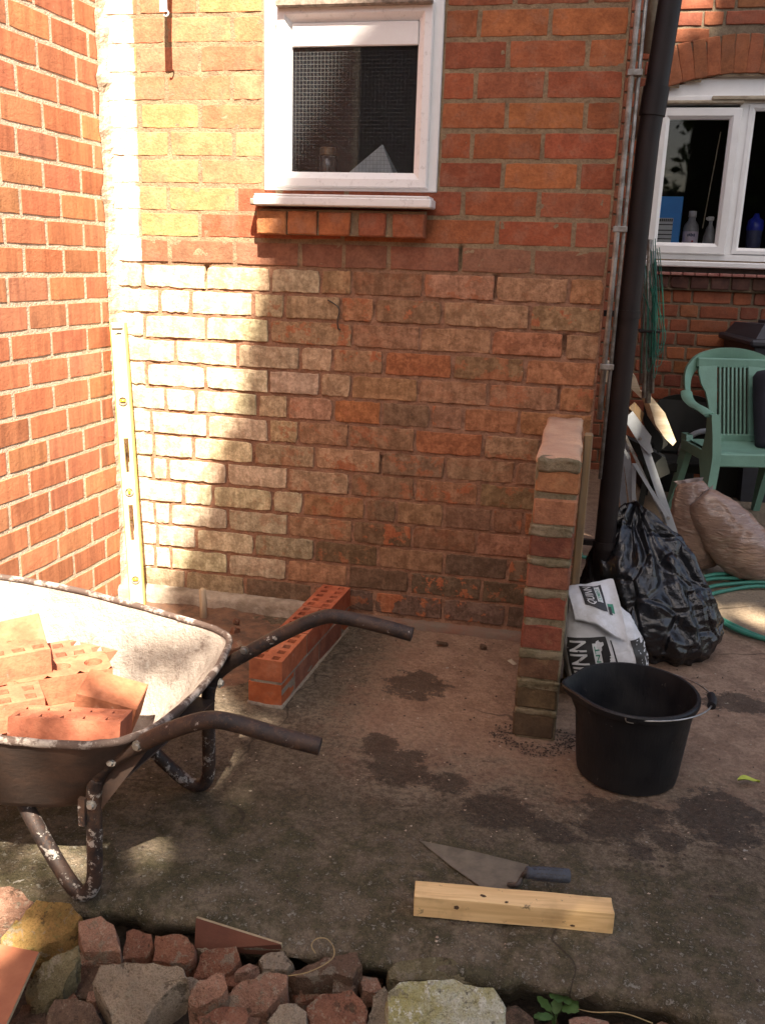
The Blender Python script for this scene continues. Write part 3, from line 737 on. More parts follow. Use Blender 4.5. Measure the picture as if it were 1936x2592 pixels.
# ---------------------------------------------------------------- main house wall at the back right
YM = 3.0
house = empty('brick_house', (1.9, YM, 0), label='shaded brick house wall at the back with the wide white window', cat='building')
house.location = (0, YM, 0)
HW = (1.462, 2.40, 1.335, 2.27)
ARC_C = Vector((1.93, 0, 1.106)); ARC_R = 1.27
def main_hole(x, z):
    if not (HW[0] < x < HW[1] and z > HW[2]): return False
    return math.hypot(x-ARC_C.x, z-ARC_C.z) < ARC_R or z < HW[3]
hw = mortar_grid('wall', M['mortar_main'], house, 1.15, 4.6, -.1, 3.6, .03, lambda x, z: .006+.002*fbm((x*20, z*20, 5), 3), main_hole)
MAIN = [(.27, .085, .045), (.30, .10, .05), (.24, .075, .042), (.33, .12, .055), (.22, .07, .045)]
extra = MB()
for k in range(-24, 14):
    zb = 1.0-.086*k+.0
    x = 1.16+(.0 if k % 2 else .17)-.2; i = k % 2
    while x < 4.5:
        L = .223 if i % 2 == 0 else .108; i += 1
        a, b = x, x+L; x = b+.011
        mid = zb+.037; pieces = [(a, b)]
        R1 = ARC_R+.225
        def blocked(xx):
            if main_hole(xx, mid-.0) : return True
            d = math.hypot(xx-ARC_C.x, mid-ARC_C.z)
            if mid > 2.25 and d < R1 and abs(math.degrees(math.atan2(xx-ARC_C.x, mid-ARC_C.z))) < 21.5: return True
            if HW[2]-.12 < mid < HW[2]+.04 and HW[0]-.02 < xx < HW[1]+.02: return True
            return False
        n = 12; free = [not blocked(a+(b-a)*(t+.5)/n) for t in range(n)]
        if not any(free): continue
        t0 = free.index(True); t1 = n-1-free[::-1].index(True)
        a, b = a+(b-a)*t0/n, a+(b-a)*(t1+1)/n
        if b-a < .025: continue
        if 1.36 < b and a < 2.32 and .25 < zb < 2.75:
            me, qq = brick_mesh('main', b-a, .0745, proud=.002, depth=.03, amp=.003, bev=.004)
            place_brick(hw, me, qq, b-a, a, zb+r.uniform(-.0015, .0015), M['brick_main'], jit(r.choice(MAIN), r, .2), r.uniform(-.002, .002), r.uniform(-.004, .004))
        else: extra.cbox((a, -.002, zb), (b, .03, zb+.0745), .004)
o = extra.build('outer_brickwork', M['brick_extra'], hw); o['kind'] = 'stuff'
arch = empty('arch', (0, 0, 0)); arch.parent = house
nv = 14
for i in range(nv):
    a = math.radians(-20.2+40.4*i/(nv-1))
    V, F = brick_geo(.078, .212, .002, .05, i+500, .003, .004, 2, 4)
    V = [(x-.039, y, z+ARC_R+.006) for x, y, z in V]
    o = mk('brick', V, F, M['brick_main'], arch); o.location = (ARC_C.x, r.uniform(-.002, .002), ARC_C.z); o.rotation_euler = (0, a, 0); o.color = (*jit((.34, .125, .06), r, .2), 1)
# arched head infill, frame, sashes
V = []; F = []; n = 24
for i in range(n+1):
    x = HW[0]-.01+(HW[1]-HW[0]+.02)*i/n; z = ARC_C.z+math.sqrt(ARC_R**2-(x-ARC_C.x)**2)
    V += [(x, .035, HW[3]-.01), (x, .035, z+.004), (x, .07, z+.01)]
for i in range(n): a = i*3; F += [(a, a+3, a+4, a+1), (a+1, a+4, a+5, a+2)]
w2 = mk('window', *rect_profile(HW[0], HW[1], HW[2], HW[3], [(0, .10), (0, .030), (.004, .026), (.042, .026), (.050, .036), (.050, .10)]), M['pvc'], house)
mk('arched_head', V, F, M['pvc'], w2)
MB().box((1.925, .028, HW[2]+.045), (1.985, .09, HW[3]-.045)).build('mullion', M['pvc'], w2)
mk('sash', *rect_profile(1.474, 1.938, 1.378, 2.202, [(0, .05), (0, .006), (.005, .001), (.044, .001), (.064, .018), (.064, .05)]), M['pvc'], w2)
mk('bead', *rect_profile(1.978, 2.356, 1.385, 2.222, [(0, .030), (.0, .022), (.020, .022), (.036, .034), (.036, .06)]), M['pvc'], w2)
MB().add([(1.535, .024, 1.44), (1.878, .024, 1.44), (1.878, .024, 2.142), (1.535, .024, 2.142)], [(0, 1, 2, 3)]).build('pane', M['glass'], w2)
MB().add([(2.008, .04, 1.415), (2.325, .04, 1.415), (2.325, .04, 2.192), (2.008, .04, 2.192)], [(0, 1, 2, 3)]).build('pane', M['glass'], w2)
mb = MB(); mb.cbox((HW[0]-.05, -.055, 1.300), (HW[1]+.05, .06, 1.334), .006); mb.build('sill', M['pvc'], w2)
mb = MB(); mb.cbox((1.475, -.012, 2.222), (1.94, .03, 2.240), .004); mb.cbox((1.76, -.02, 2.240), (2.40, .03, 2.262), .004); mb.build('drip_bar', M['beige'], w2)
x = HW[0]-.04
while x < 2.5:
    mb = MB(); mb.cbox((x, -.075, 1.250), (x+.066, .02, 1.268), .003); mb.build('tile', M['quarry'], w2); x += .0705
mb = MB().box((HW[0]-.05, -.02, 1.268), (2.5, .04, 1.300)); mb.build('sill_bed', M['dark_fill'], w2)
x = HW[0]-.06; i = 0
while x < 2.5:
    me, qq = brick_mesh('bsill', .108, .074, proud=.002, depth=.08, amp=.004, bev=.004)
    place_brick(hw, me, qq, .108, x, 1.172, M['brick_main'], jit((.10, .05, .04), r, .3), -.045); x += .118
mb = MB().box((1.40, -.03, 1.165), (2.55, .02, 1.248)); mb.build('sill_course_bed', M['mortar_main'], house)
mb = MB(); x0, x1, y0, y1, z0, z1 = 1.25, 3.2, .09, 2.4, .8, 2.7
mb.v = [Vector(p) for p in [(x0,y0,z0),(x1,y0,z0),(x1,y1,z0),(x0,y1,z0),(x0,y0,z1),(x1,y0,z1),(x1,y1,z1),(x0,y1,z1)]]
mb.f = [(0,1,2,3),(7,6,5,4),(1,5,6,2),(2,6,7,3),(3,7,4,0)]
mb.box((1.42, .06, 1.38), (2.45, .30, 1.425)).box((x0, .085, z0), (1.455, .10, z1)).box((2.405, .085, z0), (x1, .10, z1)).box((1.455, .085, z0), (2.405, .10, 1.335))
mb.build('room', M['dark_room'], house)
# things standing behind the house window
ZS = 1.425
bx = empty('blue_box', (1.585, YM+.075, ZS), -.12, label='blue cardboard box with white label panels behind the house window', cat='box')
mb = MB(); mb.cbox((-.085, -.03, 0), (.085, .03, .285), .002); mb.build('carton', M['blue_card'], bx)
mb = MB().box((-.080, -.0318, .012), (-.052, -.0305, .125)).box((-.046, -.0318, .012), (.040, -.0305, .160)); mb.build('label_panel', M['card_white'], bx)
mb = MB()
for q in (.035, .06, .085, .118): mb.box((-.046, -.0330, q), (.040, -.0321, q+.006))
for q in range(7): mb.box((-.040+q*.0115, -.0330, .139), (-.032+q*.0115, -.0321, .155))
mb.build('print', M['ink'], bx)
def bottle(name, x, y, prof, mat, label, cat, extra=()):
    e = empty(name, (x, YM+y, ZS), label=label, cat=cat)
    mk('bottle_body', *lathe(prof, 20), mat, e, smooth=True)
    for (nm, pr, mm) in extra: mk(nm, *lathe(pr, 20), mm, e, smooth=True)
    return e
e = bottle('bottle', 1.735, .085, [(0, 0), (.044, 0), (.046, .01), (.046, .105), (.038, .13), (.022, .15), (.020, .17), (0, .17)], M['bottle_clear'], 'clear bottle with a white cap and lilac label in the house window', 'bottle',
   [('label_band', [(.0465, .012), (.0468, .085), (.0465, .0855)], M['lilac']), ('cap', [(.021, .168), (.024, .170), (.023, .205), (0, .207)], M['cap_white'])])
mb = MB()
for q in range(5): mb.box((-.022+q*.009, -.0485, .055+.003*(q % 2)), (-.015+q*.009, -.0472, .07+.002*(q % 3)))
mb.build('print', M['bottle_dim'], e)
MB().box((.004, -.0485, .022), (.016, -.0472, .032)).build('print', M['red_ink'], e)
e = bottle('spray_bottle', 1.845, .08, [(0, 0), (.036, 0), (.036, .05), (.026, .10), (.012, .13), (.012, .15), (0, .15)], M['bottle_clear'], 'small clear spray bottle with a white trigger in the house window', 'bottle')
mb = MB(); mb.cbox((-.022, -.012, .15), (.016, .012, .175), .004); mb.cbox((-.03, -.006, .155), (-.02, .006, .17), .002); mb.build('trigger_head', M['cap_white'], e)
e = bottle('toothbrush_pot', 1.905, .07, [(0, 0), (.018, 0), (.018, .12), (.008, .15), (.008, .20), (0, .20)], M['bottle_dim'], 'thin dark bottle with a red tip at the edge of the house window sash', 'bottle', [('tip', [(.009, .16), (.011, .165), (.010, .19), (0, .20)], M['red_ink'])])
e.name = 'thin_bottle'
e = bottle('drinks_bottle', 2.105, .10, [(0, 0), (.042, 0), (.044, .01), (.046, .10), (.046, .12), (0, .12)], M['bottle_dim'], 'drinks bottle with a bright blue lid in the right pane', 'bottle', [('lid', [(.049, .10), (.050, .125), (.044, .16), (.022, .175), (.014, .195), (.012, .20), (0, .20)], M['bottle_blue'])])
e = bottle('detergent_bottle', 2.235, .11, [(0, 0), (.05, 0), (.055, .02), (.056, .16), (.04, .22), (.02, .24), (0, .24)], M['bottle_dim'], 'dark blue bottle standing right of the blue lidded one', 'bottle', [('cap', [(.022, .238), (.026, .24), (.024, .28), (0, .282)], M['bottle_blue'])])
e = empty('blind_cord', (1.80, YM+.075, 1.53), rot=(0, math.radians(4), 0), label='thin pale blind cord hanging inside the left pane', cat='cord'); mk('string', *tube([(0, 0, 0), (0, 0, .55)], .003, 6), M['beige'], e)

# ================================================================== THINGS
def roughbox(a, b, seed, amp=.003, bev=.006, cuts=2, freq=18):
    bm = bmesh.new(); bmesh.ops.create_cube(bm, size=1); a = Vector(a); b = Vector(b)
    for v in bm.verts: v.co = Vector(((a[i]+b[i])/2+v.co[i]*(b[i]-a[i]) for i in range(3)))
    bmesh.ops.bevel(bm, geom=bm.edges[:], offset=bev, segments=1, affect='EDGES')
    bmesh.ops.subdivide_edges(bm, edges=[e for e in bm.edges if e.calc_length() > .02], cuts=cuts, use_grid_fill=True)
    bmesh.ops.triangulate(bm, faces=bm.faces[:])
    for v in bm.verts:
        p = v.co*freq+Vector((seed*3.1, seed*1.7, 0)); v.co += Vector((fbm(p, 4), fbm(p+Vector((9, 0, 0)), 4), fbm(p+Vector((0, 9, 0)), 4)))*amp
    return bm
# ---------------------------------------------------------------- stub of the old garden wall (pier) on the right
pier = empty('brick_pier', (1.13, -.37, 0), label='narrow half demolished brick pier standing out from the wall', cat='pier')
cols = [(.10, .075, .042), (.12, .085, .048), (.17, .09, .055), (.25, .078, .048), (.27, .08, .048), (.25, .105, .065), (.24, .085, .055), (.34, .155, .085), (.33, .155, .075)]
core = MB(); core.bm(roughbox((-.055, -.3268, -.03), (.055, .345, .79), 3, .005, .006, 7, 14)); core.build('mortar_core', M['mortar_pier'], pier, smooth=True)
for k in range(9):
    z0 = .006+.0875*k; y = -.33; i = k
    while y < .33:
        L = .215 if (i % 2 == 0 or y > -.3) else .105; i += 1; y1 = min(y+L, .345)
        if y1-y > .03:
            off = -.0065+.0014*k
            o = fromb('brick', roughbox((-.056+off, y, z0), (.056+off, y1, z0+.0725), k*7+i, .0035 if k > 6 else .0022, .005, 2), M['brick_pier'], pier, smooth=False, autos=35); o.color = (*jit(cols[k], rnd, .12), 1)
        y = y1+.012
M['cap_mortar'] = simple('pink_mortar', (.56, .34, .22), (.46, .27, .18), 12, .95, .008, 40)
o = fromb('mortar_cap', roughbox((-.055, -.325, .776), (.057, .345, .802), 5, .006, .006, 5, 16), M['cap_mortar'], pier, smooth=True)
o = fromb('mortar_lump', roughbox((-.050, -.336, .762), (.058, -.29, .798), 9, .008, .006, 3, 22), M['mortar_pier'], pier, smooth=True)
for (z, hh, s) in [(.608, .020, 2), (.432, .014, 4), (.258, .016, 6), (.170, .018, 8), (.085, .012, 11), (.52, .012, 12)]:
    fromb('mortar_smear', roughbox((-.0585, -.3325, z-hh), (.054, -.30, z+hh*.5), s, .0045, .003, 5, 40), M['mortar_pier'], pier, smooth=True)
# timber batten and conduit beside it
bt = empty('timber_batten', (1.207, -.30, 0), label='weathered brown timber batten upright between pier and downpipe', cat='batten')
mb = MB(); mb.cbox((-.013, -.02, 0), (.011, .02, .80), .003); mb.build('board', M['old_wood'], bt)
cd = empty('conduit_pipe', (1.236, -.012, .80), label='thin rusty galvanised conduit up the corner of the wall', cat='pipe')
mk('pipe', *tube([(0, 0, 0), (.001, 0, .5), (-.001, 0, 1.2), (0, 0, 1.95)], .0085, 10), M['galv'], cd, smooth=True)
mk('pipe', *tube([(.021, .012, -.2), (.021, .012, .6), (.019, .012, 1.95)], .006, 8), M['galv'], cd, smooth=True)
for z in (.16, .58, 1.02): 
    mb = MB(); mb.cbox((-.013, -.010, z), (.030, .016, z+.018), .002); mb.build('clip', M['galv'], cd)
dp = empty('downpipe', (1.295, .05, 0), label='dark brown plastic downpipe at the corner of the wall', cat='downpipe')
mk('pipe', *tube([(0, 0, .03), (0, 0, .45), (.0, 0, .86), (.005, 0, 1.3), (.008, 0, 1.65), (.030, 0, 2.02), (.05, 0, 2.4), (.06, 0, 2.75)], .034, 24), M['pipe'], dp, smooth=True)
mk('socket', *tube([(.012, 0, 1.72), (.0175, 0, 1.80)], .039, 24), M['pipe'], dp, autos=40)
for z, x in ((1.12, .003), (.35, 0)):
    mb = MB(); mb.add(*lathe([(.0345, z), (.0375, z), (.0375, z+.025), (.0345, z+.025)], 24), Matrix.Translation((x, 0, 0))); mb.box((x-.09, .0, z+.003), (x-.03, .02, z+.022)); mb.build('clip', M['pipe'], dp, autos=40)
bp = WD(1388, 40, .12)
e = empty('waste_pipe', (1.287, .22, 1.70), label='short pale waste pipe behind the top of the downpipe', cat='pipe')
mk('pipe', *tube([(0, 0, .23), (0, 0, .6)], .020, 14), M['beige'], e, smooth=True); mk('pipe', *tube([(-.004, 0, -.02), (-.002, 0, .13)], .015, 14), M['beige'], e, smooth=True)
mk('cable', *tube(catmull([(.045, -.08, .30), (.03, -.085, .26), (.012, -.09, .20), (.010, -.09, .165), (.002, -.09, .150), (.006, -.09, .17)], 5), .0035, 6), M['beige'], e, smooth=True)

# ---------------------------------------------------------------- perforated bricks
def perforated(L, W, H, nx, ny, hw, hh, seed, chips=.0015, round_=0):
    "brick with holes through it, top at z = H, centred in x and y"
    r = random.Random(seed); V = []; F = []
    if round_:
        # circular perforations: one square cell per hole
        seg = 20; cs = L/nx; mb = MB()
        for i in range(nx):
            cx = -L/2+cs*(i+.5)
            for zz, flip in ((H, 0), (0, 1)):
                o = len(V)
                sq = []
                for k in range(seg):
                    a = 2*math.pi*k/seg; m = max(abs(math.cos(a)), abs(math.sin(a)))
                    V.append((cx+math.cos(a)*hw, math.sin(a)*hw, zz)); 
                for k in range(seg):
                    a = 2*math.pi*k/seg; m = max(abs(math.cos(a)), abs(math.sin(a)))
                    V.append((cx+math.cos(a)/m*cs/2, math.sin(a)/m*W/2, zz))
                for k in range(seg):
                    q = (o+k, o+seg+k, o+seg+(k+1) % seg, o+(k+1) % seg); F.append(q if not flip else q[::-1])
                if not flip: top = o
                else:
                    for k in range(seg): F.append((top+k, top+(k+1) % seg, o+(k+1) % seg, o+k))
    else:
        xs = [-L/2]; ys = [-W/2]
        for i in range(nx): c = -L/2+L*(i+.5)/nx; xs += [c-hw/2, c+hw/2]
        for j in range(ny): c = -W/2+W*(j+.5)/ny; ys += [c-hh/2, c+hh/2]
        xs.append(L/2); ys.append(W/2); n = len(xs)
        jx_ = [[(r.uniform(-1, 1)*chips if 0 < i < n-1 else 0, r.uniform(-1, 1)*chips if 0 < j < len(ys)-1 else 0) for i in range(n)] for j in range(len(ys))]
        for zz in (H, 0):
            for j, y in enumerate(ys):
                for i, x in enumerate(xs): V.append((x+jx_[j][i][0], y+jx_[j][i][1], zz))
        N = n*len(ys)
        for j in range(len(ys)-1):
            for i in range(n-1):
                a = j*n+i
                if i % 2 == 1 and j % 2 == 1:
                    for p, q in ((a, a+1), (a+1, a+n+1), (a+n+1, a+n), (a+n, a)): F.append((p, q, q+N, p+N)[::-1])
                else: F += [(a, a+1, a+n+1, a+n), (a+N+n, a+N+n+1, a+N+1, a+N)]
    o = len(V); c = .0  # sides
    x, y = L/2, W/2
    V += [(-x,-y,0),(x,-y,0),(x,y,0),(-x,y,0),(-x,-y,H),(x,-y,H),(x,y,H),(-x,y,H)]
    F += [(o,o+1,o+5,o+4),(o+1,o+2,o+6,o+5),(o+2,o+3,o+7,o+6),(o+3,o,o+4,o+7)]
    return V, F
def perf_mesh(kind, half=False, seed=1):
    L = .215 if not half else .103
    V, F = perforated(L, .1025, .066, 5 if not half else 2, 2, .025, .023, seed) if kind == 'slot' else perforated(.215, .1025, .068, 3, 1, .021, .021, seed, round_=1)
    m = bpy.data.meshes.new('perforated_brick'); m.from_pydata(V, [], F); m.update()
    bm = bmesh.new(); bm.from_mesh(m); bmesh.ops.remove_doubles(bm, verts=bm.verts[:], dist=.0001); bm.to_mesh(m); bm.free()
    m.materials.append(M['brick_fresh']); return m
PM = [perf_mesh('slot', False, s) for s in (1, 2, 3)]; PH = [perf_mesh('slot', True, s) for s in (4, 5)]; PR = perf_mesh('round')
# low wall of two courses
lowwall = empty('low_brick_wall', (.347, -.715, 0), math.radians(-2.8), label='new low wall of two courses of perforated red bricks', cat='wall'); lowwall['kind'] = 'thing'
mb = MB(); mb.bm(roughbox((-.0500, .002, -.02), (.0500, .660, .0785), 21, .0022, .002, 7, 20))
for y_ in (.2195, .4435): mb.bm(roughbox((-.049, y_-.005, .075), (.049, y_+.005, .141), 31, .0012, .001, 2, 20))
mb.box((0, .3, .01), (.001, .301, .011)); mb.bm(roughbox((-.056, -.008, -.02), (.058, .64, .006), 22, .006, .004, 5, 14)); mb.build('mortar_bed', M['mortar_low'], lowwall, smooth=True)
def lay(mesh, y, z, col, rot=0):
    o = bpy.data.objects.new('brick', mesh); link(o, lowwall); o.location = (rnd.uniform(-.002, .002), y, z); o.rotation_euler = (0, 0, math.radians(90)+rnd.uniform(-.012, .012)+rot); o.color = (*col, 1)
F0 = (.40, .125, .065)
for y in (.052,): lay(PH[0], y, .004, (.48, .135, .055))
for y in (.222, .448): lay(PM[0], y, .004, jit((.30, .14, .09), rnd, .12))
lay(PH[1], .612, .004, jit(F0, rnd))
for i, y in enumerate((.108, .331, .556)): lay(PM[i], y, .0795, jit(F0, rnd, .2))
# ---------------------------------------------------------------- loose bits beside it
def stone(name, label, cat, mat, c, dims, rot=(0, 0, 0), seed=1, jitt=.28, npts=14, amp=.005, bev=.004, group=None, col=None):
    r = random.Random(seed); bm = bmesh.new(); w, d, h = dims
    for sx in (-1, 1):
        for sy in (-1, 1):
            for sz in (-1, 1):
                k = 1-r.uniform(0, jitt); bm.verts.new((sx*w/2*(1-r.uniform(0, jitt)), sy*d/2*(1-r.uniform(0, jitt)), sz*h/2*(1-r.uniform(0, jitt))))
    for _ in range(npts-8):
        p = Vector((r.uniform(-1, 1), r.uniform(-1, 1), r.uniform(-1, 1))); p /= max(abs(q) for q in p); bm.verts.new((p.x*w/2*.96, p.y*d/2*.96, p.z*h/2*.96))
    g = bmesh.ops.convex_hull(bm, input=bm.verts[:]); bmesh.ops.delete(bm, geom=[v for v in bm.verts if not v.link_faces], context='VERTS')
    bmesh.ops.dissolve_limit(bm, angle_limit=math.radians(14), verts=bm.verts[:], edges=bm.edges[:])
    bmesh.ops.bevel(bm, geom=bm.edges[:], offset=bev, segments=1, affect='EDGES')
    bmesh.ops.triangulate(bm, faces=bm.faces[:])
    big = max(dims)
    for _ in range(3): bmesh.ops.subdivide_edges(bm, edges=[e for e in bm.edges if e.calc_length() > max(.006, big*.075)], cuts=1); bmesh.ops.triangulate(bm, faces=[f for f in bm.faces if len(f.verts) > 3])
    for v in bm.verts:
        p = v.co*22+Vector((seed*2.3, seed*5.1, seed)); q = v.co*70
        v.co += Vector((fbm(p, 4), fbm(p+Vector((7, 0, 0)), 4), fbm(p+Vector((0, 7, 0)), 4)))*amp + v.co.normalized()*fbm(q, 3)*amp*.3
    o = fromb(name, bm, mat, None, autos=38); o.location = c; o.rotation_euler = [math.radians(q) for q in rot]
    tag(o, label, cat, group); return o
g = GD(511, 1352); stone('brick_chip', 'small orange brick chip beside the wooden peg, farther of two', 'brick chip', M['r_brick'], (g.x, g.y, .018), (.026, .02, .02), (10, 20, 30), 61, .3, 10, .002, .002)
g = GD(508, 1374); stone('brick_chip', 'orange brick chip between the peg and the low wall, nearer of two', 'brick chip', M['r_brick'], (g.x, g.y, .018), (.036, .026, .03), (0, 20, 70), 62, .3, 10, .002, .002)
g = GD(492, 1418); stone('brick_shard', 'broken orange brick shard behind the wheelbarrow corner', 'brick shard', M['r_pink'], (g.x, g.y, .02), (.11, .045, .035), (0, -10, 35), 63, .35, 12, .004, .003).color = (1, 1, 1, 1)
g = GD(440, 1338)
e = tag(mk('wooden_peg', *tube([(0, 0, -.03), (.001, 0, .06), (-.002, .001, .112), (-.001, .001, .118)], [.0135, .013, .0125, .008], 12), M['stake'], smooth=True), 'round wooden peg standing in the dirt near the corner', 'peg'); e.location = (g.x, g.y, 0)
for i, (x, y, s) in enumerate([(1010, 1668, .012), (875, 2068, .006), (1395, 1870, .010), (1485, 1490, .008)]):
    pass

for j_, (px, py, dm, sd, lb) in enumerate([(955, 1391, (.045, .016, .012), 81, 'flat mortar lump on the footing below the handle end'), (1043, 1398, (.026, .018, .016), 82, 'small brown stone at the foot of the wall left of the pier')]):
    g = GD(px, py, .01); stone('mortar_lump' if j_ == 0 else 'small_stone', lb, 'stone', M['r_brown'], (g.x, g.y, .012), dm, (5, 5, 15), sd, .3, 10, .002, .002)
g = GD(1106, 1432); V = [(-.020, -.006, .003), (.016, -.012, .002), (.024, -.002, .006), (-.012, .008, .008), (.004, -.001, .007)]
o = tag(mk('paper_scrap', V, [(0, 1, 4), (1, 2, 4), (2, 3, 4), (3, 0, 4)], M['beige']), 'pale curled scrap lying on the dusty concrete left of the pier', 'scrap'); o.location = (g.x, g.y, 0); o.rotation_euler = (0, 0, -.7)
hk = [WD(708, 648, -.004), WD(727, 660, -.014), WD(733, 672, -.016), WD(729, 690, -.012), WD(730, 708, -.008), WD(736, 712, -.006)]
tag(mk('wire_hook', *tube(catmull(hk, 5), .0022, 6), M['grip_dark'], smooth=True), 'bent rusty wire hook hanging from the old brickwork', 'hook')
nl = WD(706, 172, -.03)
# ---------------------------------------------------------------- spirit level
a = Vector((-.372, -.100, .0)); b = WD(257, 697, -.035); ax = (b-a).normalized(); Llev = (b-a).length
toc = (CAM_LOC-(a+b)/2); side = ax.cross(toc).normalized()*-1; side = toc.cross(ax).normalized()*-1 if side.x < 0 else side
fr = side.cross(ax).normalized(); fr = fr if fr.y < 0 else -fr
side = ax.cross(fr); side = side if side.x > 0 else -side
# turn the body a little so that its right edge shows
fr2 = (fr*math.cos(.16)-side*math.sin(.16)).normalized(); side2 = (side*math.cos(.16)+fr*math.sin(.16)).normalized()
lev = empty('spirit_level', a, label='yellow spirit level leaning upright in the brick corner', cat='spirit level')
lev.matrix_world = Matrix(((side2.x, -fr2.x, ax.x, a.x), (side2.y, -fr2.y, ax.y, a.y), (side2.z, -fr2.z, ax.z, a.z), (0, 0, 0, 1)))
wv = .052; th = .024
slots = [(.335*Llev, .475*Llev), (.545*Llev, .655*Llev)]
def levz(y): return (1310-y)/(1310-697)*Llev
slots = [(levz(1162), levz(1082)), (levz(1012), levz(938))]
mb = MB(); zz = [0]
segs = [(0, slots[0][0], 0), (slots[0][0], slots[0][1], 1), (slots[0][1], slots[1][0], 0), (slots[1][0], slots[1][1], 1), (slots[1][1], Llev, 0)]
for z0, z1, hole in segs:
    if not hole: mb.cbox((-wv/2, -th/2, z0), (wv/2-.007, th/2, z1), .0012)
    else: mb.cbox((-wv/2, -th/2, z0), (-wv/2+.016, th/2, z1), .001); mb.cbox((wv/2-.019, -th/2, z0), (wv/2-.007, th/2, z1), .001)
mb.build('body', M['level'], lev)
mb = MB(); mb.cbox((wv/2-.0065, -th/2-.002, 0), (wv/2, th/2+.002, Llev), .001); mb.cbox((-wv/2-.003, -th/2-.002, 0), (-wv/2-.0004, th/2+.002, Llev), .001); mb.build('edge', M['level_edge'], lev)
mb = MB(); mb.cbox((-wv/2+.002, -th/2-.006, Llev-.022), (wv/2-.010, -th/2-.0005, Llev-.003), .003); mb.build('end_grip', M['vial_ring'], lev)
MB().add([(-.015, -th/2-.0012, Llev-.041), (.011, -th/2-.0012, Llev-.040), (.008, -th/2-.0012, Llev-.035), (-.003, -th/2-.0012, Llev-.033)], [(0, 1, 2, 3)]).build('hang_slot', M['dark_fill'], lev)
for y in (858, 1052, 1247):
    z = levz(y); V, F = lathe([(.0165, -.002), (.0165, .005), (.0125, .006), (.012, .0)], 24)
    Mx = Matrix.Translation((-.002, -th/2, z)) @ Matrix.Rotation(math.radians(90), 4, 'X')
    mb = MB(); mb.add(V, F, Mx); ring = mb.build('vial_housing', M['vial_ring'], lev, autos=40)
    mb = MB(); mb.add(*lathe([(.0, .0004), (.0125, .0004)], 20), Mx); mb.build('vial_back', M['tile_edge'], ring)
    hor = y != 1052
    mb = MB(); mb.tube([(-.011, -th/2-.003, z), (.007, -th/2-.003, z)] if hor else [(-.002, -th/2-.003, z-.010), (-.002, -th/2-.003, z+.010)], .0046, 10); mb.build('vial', M['vial'], ring, smooth=True)

# ---------------------------------------------------------------- wheelbarrow
bar = empty('wheelbarrow', (.1, -1.39, 0), label='old rusty wheelbarrow caked in cement and loaded with bricks', cat='wheelbarrow')
bar.location = (0, 0, 0)
RIM = [(.400, -1.135, .402), (.440, -1.24, .400), (.455, -1.40, .398), (.440, -1.57, .398), (.390, -1.665, .402), (.27, -1.70, .402), (.10, -1.725, .412), (-.12, -1.73, .430),
       (-.33, -1.67, .455), (-.43, -1.52, .465), (-.45, -1.39, .468), (-.43, -1.24, .465), (-.33, -1.08, .455), (-.12, -1.035, .435), (.10, -1.05, .416), (.27, -1.085, .406)]
rim = catmull(RIM, 6, True); NR = len(rim)
def tray_pt(i, v, off=0.0):
    p = rim[i % NR]; c = Vector((.03, -1.39, p.z))
    fl = Vector((.02+(p.x-.03)*.60, -1.39+(p.y+1.39)*.66, .195+.02*max(0, -(p.x))+.46*max(0, -p.x-.14)))
    s = v
    if s < .72: t = s/.72; w = t*.95; q = p.lerp(fl, w); q.z = p.z+(fl.z-p.z)*(t**.92)
    else: t = (s-.72)/.28; q = p.lerp(fl, .95+.05*t).lerp(Vector((.02, -1.39, fl.z)), t*t*.999); q.z = fl.z+(.195-fl.z)*min(1, t*1.25)-.004*math.sin(t*3.1)
    n = Vector((p.x-.03, p.y+1.39, 0)).normalized(); q += n*off*(1-v)+Vector((0, 0, -off*1.0))*min(1, v*1.5)
    return q
NVt = 22; V = [tray_pt(i, j/(NVt-1)) for j in range(NVt) for i in range(NR)]
V = [p+Vector((0, 0, 1))*(.004*fbm(p*14, 4)*(1 if k >= NR else 0)) for k, p in enumerate(V)]
F = [(j*NR+i, (j+1)*NR+i, (j+1)*NR+(i+1) % NR, j*NR+(i+1) % NR) for j in range(NVt-1) for i in range(NR)]
mk('tray', V, F, M['tray_in'], bar, smooth=True)
V = [tray_pt(i, j/(NVt-1), .005) for j in range(NVt) for i in range(NR)]
mk('tray_underside', V, [f[::-1] for f in F], M['tray_out'], bar, smooth=True)
V, F = tube(rim+[rim[0]], .0080, 10, False)
V = [Vector(p)+Vector((0, 0, .0022*fbm(Vector(p)*30, 3))) for p in V]
mk('rolled_rim', V, F, M['rim'], bar, smooth=True)
NEAR = [(.775, -1.615, .428), (.70, -1.62, .440), (.615, -1.625, .456), (.565, -1.628, .456), (.50, -1.628, .428), (.43, -1.624, .385), (.365, -1.615, .338), (.325, -1.606, .290), (.312, -1.602, .23), (.308, -1.602, .14), (.304, -1.605, .05), (.288, -1.61, .018), (.258, -1.606, .022), (.205, -1.59, .075), (.150, -1.575, .15), (.11, -1.565, .215)]
FAR = [(.852, -1.150, .464), (.78, -1.150, .476), (.69, -1.155, .488), (.64, -1.158, .482), (.56, -1.168, .440), (.48, -1.178, .388), (.42, -1.186, .345), (.385, -1.190, .300), (.374, -1.188, .24), (.372, -1.182, .14), (.368, -1.180, .05), (.352, -1.182, .018), (.318, -1.186, .022), (.265, -1.200, .075), (.21, -1.22, .15), (.17, -1.24, .215)]
